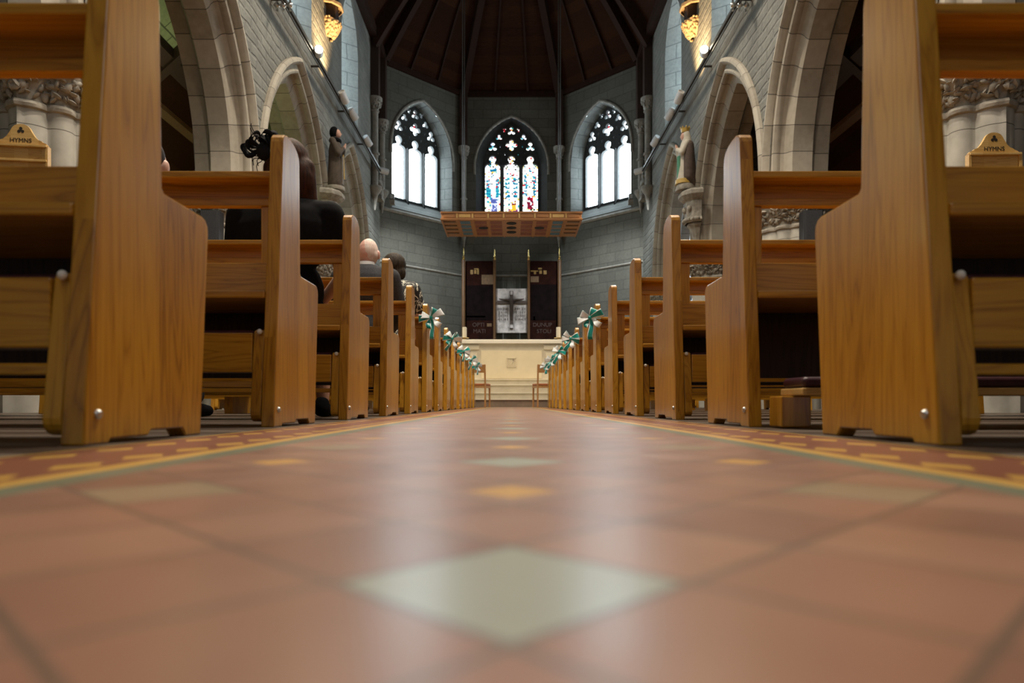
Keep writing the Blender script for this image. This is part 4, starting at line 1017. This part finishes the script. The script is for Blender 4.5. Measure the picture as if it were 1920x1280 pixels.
# ------------------------------------------------------------------ hymn boards and loudspeakers on the piers
def hymn_board():
    r = empty('hymn_board')
    # body: case with ledges
    mb = MB(); mb.box(-0.2, 0.2, 0, 0.035, -0.75, 0); mb.build('back_board', W_light, r, bevel=0.004)
    for z in (0.0, -0.125, -0.25, -0.375, -0.5, -0.625):
        mb = MB(); mb.box(-0.215, 0.215, -0.03, 0.03, z-0.014, z+0.006); mb.build('ledge', W_light, r, bevel=0.003)
    for s_ in (-1, 1):
        mb = MB(); mb.box(*sorted((s_*0.2, s_*0.222)), -0.02, 0.035, -0.75, 0.0); mb.build('side_strip', W_light, r)
    half = [(p[0], p[1]*0.82) for p in [(0.215, 0.008), (0.20, 0.03), (0.17, 0.045), (0.165, 0.055), (0.135, 0.07), (0.11, 0.10), (0.085, 0.15), (0.068, 0.19), (0.05, 0.212), (0.025, 0.225), (0.0, 0.228)]]
    ol = half + [(-p[0], p[1]) for p in reversed(half[:-1])]
    hole = shifted(circle_union([(0, 0.013, 0.013), (-0.014, -0.012, 0.013), (0.014, -0.012, 0.013)], 36, 0.008), 0, 0.135)
    cr_ = plate('crest', ol, [], 0.03, W_light, r)
    mb = MB(); mb.prism(hole, 'y', -0.002, 0.0005); mb.build('trefoil', M_ink, r)
    tx = text('lettering', 'HYMNS', 0.052, 0.001, M_ink, r); tx.location = (0, -0.0012, 0.045)
    return r
hb = hymn_board()
for sd in (-1, 1):
    o = hb if sd < 0 else copy_tree(hb)
    d = 5.55
    if sd < 0: px, ytop, rz = 39, 232, math.radians(8)
    else: px, ytop, rz = 1864, 248, math.radians(-2)
    o.location = ((px-959)*d/1280, d, H+(757-ytop)*d/1280-0.178); o.rotation_euler = (0, 0, rz); o.scale = (0.95, 0.95, 0.95)
    tag(o, 'light oak hymn board lettered HYMNS on the %s nearest pier' % ('left' if sd < 0 else 'right'), 'hymn board', 'hymn boards')
for sd in (-1, 1):
    o = tag(empty('loudspeaker', (sd*(XW+0.42), 9.56, 2.34)), 'dark grey loudspeaker box on the second pier on the %s' % ('left' if sd < 0 else 'right'), 'speaker', 'loudspeakers on the piers')
    mb = MB(); mb.box(-0.135, 0.135, 0, 0.18, 0, 0.45); mb.build('cabinet', M_black, o, bevel=0.01)
    mb = MB(); mb.box(-0.12, 0.12, -0.01, 0.0, 0.015, 0.435); mb.build('grille', M_grey, o, bevel=0.004)

# ------------------------------------------------------------------ people
def hand_prims(w, s_, dirv):
    """palm with five fingers laid on the lap; w wrist, s_ side"""
    w = Vector(w); d = Vector(dirv).normalized(); side = d.cross(Vector((0,0,1))).normalized(); out = []
    pc = w+d*0.05
    out.append(('e', tuple(pc), (0.036, 0.044, 0.016)))
    for i, (off, L) in enumerate(((-0.027, 0.062), (-0.009, 0.075), (0.009, 0.078), (0.027, 0.068))):
        a = w+d*0.085+side*off; b = a+d*L*0.55+Vector((0,0,-0.004)); c = b+d*L*0.35+Vector((0,0,-0.02))
        out += [('c', tuple(a), tuple(b), 0.0085, 0.008), ('c', tuple(b), tuple(c), 0.008, 0.007)]
    a = w+d*0.03-side*s_*0.03; b = a+d*0.035-side*s_*0.022; out.append(('c', tuple(a), tuple(b), 0.011, 0.009)); out.append(('c', tuple(b), tuple(b+d*0.028), 0.009, 0.008))
    return out
def person(x, y, top, sw, cloth_mat, skin, label, cloth_name, short=True, lean=0.0, fat=1.0, shd=0.36, skirt=True):
    """seated figure facing the altar; top = crown height"""
    r = tag(empty('person', (x, y, 0)), label, 'person', 'people seated in the left pews')
    hz = top-0.115; sh = top-shd; nk = top-0.28
    hd = (lean*0.10, 0.05, hz)
    body = [('e', hd, (0.078, 0.097, 0.115)), ('e', (hd[0], hd[1]+0.03, hz-0.055), (0.055, 0.065, 0.06)), ('e', (hd[0], hd[1]+0.105, hz-0.015), (0.014, 0.018, 0.022)), ('e', (hd[0], hd[1]+0.088, hz-0.062), (0.024, 0.012, 0.01)),
            ('e', (hd[0]-0.03, hd[1]+0.085, hz+0.012), (0.014, 0.012, 0.01)), ('e', (hd[0]+0.03, hd[1]+0.085, hz+0.012), (0.014, 0.012, 0.01)),
            ('e', (hd[0]-0.087, hd[1]-0.004, hz-0.015), (0.013, 0.026, 0.038)), ('e', (hd[0]+0.087, hd[1]-0.004, hz-0.015), (0.013, 0.026, 0.038)),
            ('c', (lean*0.04, 0.01, nk-0.03), (hd[0], 0.03, hz-0.06), 0.058, 0.052),
            ('e', (0, 0.0, sh-0.12), (sw*0.40*fat, 0.11*fat, 0.20)), ('e', (0, 0.01, 0.66), (0.155*fat, 0.12*fat, 0.18)), ('e', (0, 0.02, 0.53), (0.18*fat, 0.15, 0.095))]
    for s_ in (-1, 1):
        S_ = (s_*sw*0.5-s_*0.055, 0.0, sh-0.03); E_ = (s_*(sw*0.5+0.005), 0.09, sh-0.32); W_ = (s_*0.11, 0.30, 0.655)
        body += [('c', (0, 0.0, sh+0.01), S_, 0.06, 0.06), ('c', S_, E_, 0.052*fat, 0.042*fat), ('c', E_, W_, 0.042*fat, 0.028)] + hand_prims(W_, s_, (-s_*0.12, 0.32, -0.03))
        body += [('c', (s_*0.09, 0.05, 0.535), (s_*0.10, 0.34, 0.53), 0.083, 0.06), ('c', (s_*0.10, 0.34, 0.53), (s_*0.10, 0.33, 0.10), 0.056, 0.036), ('c', (s_*0.10, 0.32, 0.05), (s_*0.105, 0.47, 0.03), 0.036, 0.028)]
    blob('body', body, skin, r, 0.008, 3)
    cl = [('e', (0, 0.0, sh-0.12), (sw*0.415*fat, 0.125*fat, 0.205)), ('e', (0, 0.01, 0.66), (0.17*fat, 0.135*fat, 0.18)), ('e', (0, 0.02, 0.54), (0.195*fat, 0.165, 0.10)), ('c', (-0.05, 0.0, sh+0.0), (0.05, 0.0, sh+0.0), 0.076, 0.076)]
    for s_ in (-1, 1):
        S_ = Vector((s_*sw*0.5-s_*0.055, 0.0, sh-0.03)); E_ = Vector((s_*(sw*0.5+0.005), 0.09, sh-0.32)); W_ = Vector((s_*0.11, 0.30, 0.655))
        cl += [('c', (0, 0.0, sh+0.01), tuple(S_), 0.073, 0.074)]
        if short: cl.append(('c', tuple(S_), tuple(S_+(E_-S_)*0.55), 0.07*fat, 0.07*fat))
        else: cl += [('c', tuple(S_), tuple(E_), 0.068*fat, 0.056*fat), ('c', tuple(E_), tuple(E_+(W_-E_)*0.93), 0.056*fat, 0.042)]
        if skirt: cl += [('c', (s_*0.09, 0.05, 0.535), (s_*0.10, 0.34, 0.53), 0.10, 0.078), ('c', (s_*0.05, 0.05, 0.535), (s_*0.05, 0.36, 0.53), 0.095, 0.07), ('c', (s_*0.10, 0.35, 0.53), (s_*0.10, 0.35, 0.40), 0.076, 0.076)]
        else: cl += [('c', (s_*0.09, 0.05, 0.535), (s_*0.10, 0.34, 0.53), 0.098, 0.075), ('c', (s_*0.10, 0.34, 0.53), (s_*0.10, 0.33, 0.12), 0.072, 0.055)]
    blob(cloth_name, cl, cloth_mat, r, 0.012, 3)
    for s_ in (-1, 1):
        blob('shoe', [('c', (s_*0.10, 0.30, 0.045), (s_*0.105, 0.49, 0.034), 0.045, 0.034), ('c', (s_*0.10, 0.30, 0.045), (s_*0.10, 0.31, 0.075), 0.045, 0.043)], M_blackcloth, r, 0.012, 2)
    return r, Vector(hd)
def hair(r, prims, mat, name='hair'): return blob(name, prims, mat, r, 0.011, 3)
# woman in black with fascinator
r, h = person(-1.165, py(2)+0.41, 1.43, 0.56, M_blackcloth, M_skin, 'person in short-sleeved black dress with black feather fascinator, third left pew', 'dress', True, 0.15, 1.15)
hair(r, [('e', (h.x, h.y-0.025, h.z+0.02), (0.098, 0.108, 0.118)), ('e', (h.x+0.01, h.y-0.07, h.z-0.10), (0.125, 0.06, 0.15)), ('c', (h.x+0.085, h.y-0.04, h.z-0.02), (h.x+0.115, h.y-0.05, h.z-0.21), 0.05, 0.035), ('c', (h.x-0.085, h.y-0.04, h.z-0.02), (h.x-0.10, h.y-0.05, h.z-0.2), 0.05, 0.035)], M_auburn)
fa = empty('fascinator', (h.x-0.14, h.y-0.04, h.z+0.085), 0, r)
rnd = random.Random(21)
for k in range(24):
    mb = MB(); a = rnd.uniform(0, 2*PI); el = rnd.uniform(-0.3, 1.0); L = rnd.uniform(0.06, 0.11); pts = []
    d = Vector((math.cos(a)*math.cos(el), 0.5*math.sin(a)*math.cos(el), math.sin(el))); n = d.cross(Vector((0.2, 1, 0.1))).normalized()
    for i in range(13):
        t_ = i/12; pts.append(d*L*math.sin(PI*t_*0.95)+n*0.03*math.sin(2*PI*t_))
    wd = Vector((rnd.uniform(-1,1), rnd.uniform(-1,1), rnd.uniform(-1,1)))
    rows = [[tuple(p-wd.normalized()*0.016*math.sin(PI*min(1, 0.1+i/12))), tuple(p+wd.normalized()*0.016*math.sin(PI*min(1, 0.1+i/12)))] for i, p in enumerate(pts)]
    mb.loft(rows); mb.build('petal', M_net, fa, smooth=60, recalc=False, solid=0.001)
for k in range(14):
    mb = MB(); a = rnd.uniform(0, 2*PI); L = rnd.uniform(0.08, 0.13); d = Vector((math.cos(a), rnd.uniform(-0.4, 0.4), math.sin(a)))
    mb.tube([d*L*i/6+Vector((0.015*math.sin(i), 0, 0.012*math.cos(i*1.3))) for i in range(7)], 0.0022, 5); mb.build('quill', M_net, fa)
mb = MB(); mb.ell((0.02, 0, -0.02), (0.055, 0.035, 0.05), 12); mb.build('base', M_net, fa, smooth=60)
# neighbour, mostly hidden behind the nearest pew end
r, h = person(-1.892, py(2)+0.41, 1.44, 0.46, M_greycloth, M_skin, 'person whose ear shows beside the nearest left pew end', 'jacket', False, 0.0, 1.0, skirt=False)
hair(r, [('e', (h.x, h.y-0.03, h.z+0.035), (0.086, 0.09, 0.098))], M_darkhair)
# balding figure in grey
r, h = person(-1.165, py(4)+0.41, 1.40, 0.52, M_greycloth, M_skinpink, 'balding person with white side hair in dark grey jacket, fifth left pew', 'jacket', False, 0.1, 1.1, 0.29, skirt=False)
hair(r, [('e', (h.x+0.008, h.y-0.002, h.z+0.005), (0.0775, 0.0955, 0.1135)), ('e', (h.x+0.055, h.y-0.015, h.z-0.02), (0.033, 0.055, 0.045))], M_whitehair)
mb = MB(); mb.lathe([(0.070, 0), (0.064, 0.05), (0.060, 0.05), (0.064, 0)], (h.x*0.5, 0.018, 1.40-0.245), 20); mb.build('shirt_collar', M_collar, r, smooth=40)
# woman in print dress
r, h = person(-1.12, py(5)+0.41, 1.475, 0.50, M_print, M_skin, 'person with short brown hair in black and white print dress, sixth left pew', 'dress', True, 0.15, 1.1, 0.30)
hair(r, [('e', (h.x, h.y-0.02, h.z+0.025), (0.114, 0.118, 0.114)), ('e', (h.x+0.01, h.y-0.05, h.z-0.06), (0.108, 0.07, 0.09)), ('e', (h.x+0.07, h.y+0.02, h.z+0.0), (0.032, 0.06, 0.06))], M_brownhair)

# ------------------------------------------------------------------ light
sc = bpy.context.scene
w = bpy.data.worlds.new('World'); sc.world = w; w.use_nodes = True
bg = w.node_tree.nodes['Background']; bg.inputs[0].default_value = (0.75, 0.85, 1.0, 1); bg.inputs[1].default_value = 1.0
def spot(loc, to, power, col, size=60, blend=0.6, rad=0.05):
    l = bpy.data.lights.new('spot_light', 'SPOT'); l.energy = power; l.color = col; l.spot_size = math.radians(size); l.spot_blend = blend; l.shadow_soft_size = rad
    o = bpy.data.objects.new('spot_light', l); C.objects.link(o); o.location = loc
    o.rotation_euler = (Vector(to)-Vector(loc)).to_track_quat('-Z', 'Y').to_euler(); return o
def lamp(loc, power, col, rad=0.2):
    l = bpy.data.lights.new('aisle_fill', 'POINT'); l.energy = power; l.color = col; l.shadow_soft_size = rad
    o = bpy.data.objects.new('aisle_fill', l); C.objects.link(o); o.location = loc; return o
WARM = (1.0, 0.80, 0.52); WARM2 = (1.0, 0.66, 0.32); COOL = (0.92, 0.98, 1.0)
for sd in (-1, 1):
    spot((sd*3.22, 13.75, 6.45), (sd*3.82, 13.6, 7.5), 380, WARM2, 84, 0.9, 0.04)        # second spotlight, washing the wall
    spot((sd*3.48, 12.3, 6.5), (sd*0.2, 2.0, 0.3), 60, WARM, 46, 0.8, 0.06)              # the lit one that glares into the nave
    spot((sd*3.40, 16.9, 6.4), (0, 18.1, 1.3), 600, WARM, 38, 0.8)
    spot((sd*3.40, 15.4, 6.4), (0, 16.9, 0.3), 360, WARM, 50, 0.8)
    spot((sd*3.35, 14.5, 6.5), (0, 17.2, 4.7), 140, WARM, 40, 0.8)
    spot((sd*3.35, 16.6, 6.4), (sd*2.4, 21.3, 2.7), 1250, COOL, 52, 0.9)
    spot((sd*3.40, 17.5, 6.0), (0, 21.4, 2.6), 170, COOL, 34, 0.9)
    for y, p_ in ((-3.2, 60), (4.3, 1250), (8.25, 900), (12.2, 450)):
        spot((sd*1.7, y, 9.0), (sd*1.5, y, 0), p_, (1.0, 0.87, 0.70), 118, 0.7, 0.2)     # unseen overhead lamps added for the nave, aimed down so the roof stays dark
lamp((-5.5, 10.6, 4.4), 26, (0.85, 1.0, 0.55), 0.3)  # green fill added to light the left aisle roof panel, no fitting
lamp((-6.3, 12.6, 3.4), 16, (0.85, 1.0, 0.5), 0.3)  # second green fill added towards the end of the left aisle
sc.view_settings.view_transform = 'Standard'; sc.view_settings.look = 'None'; sc.view_settings.exposure = 0.35; sc.view_settings.gamma = 1.0
sc.view_settings.use_curve_mapping = False
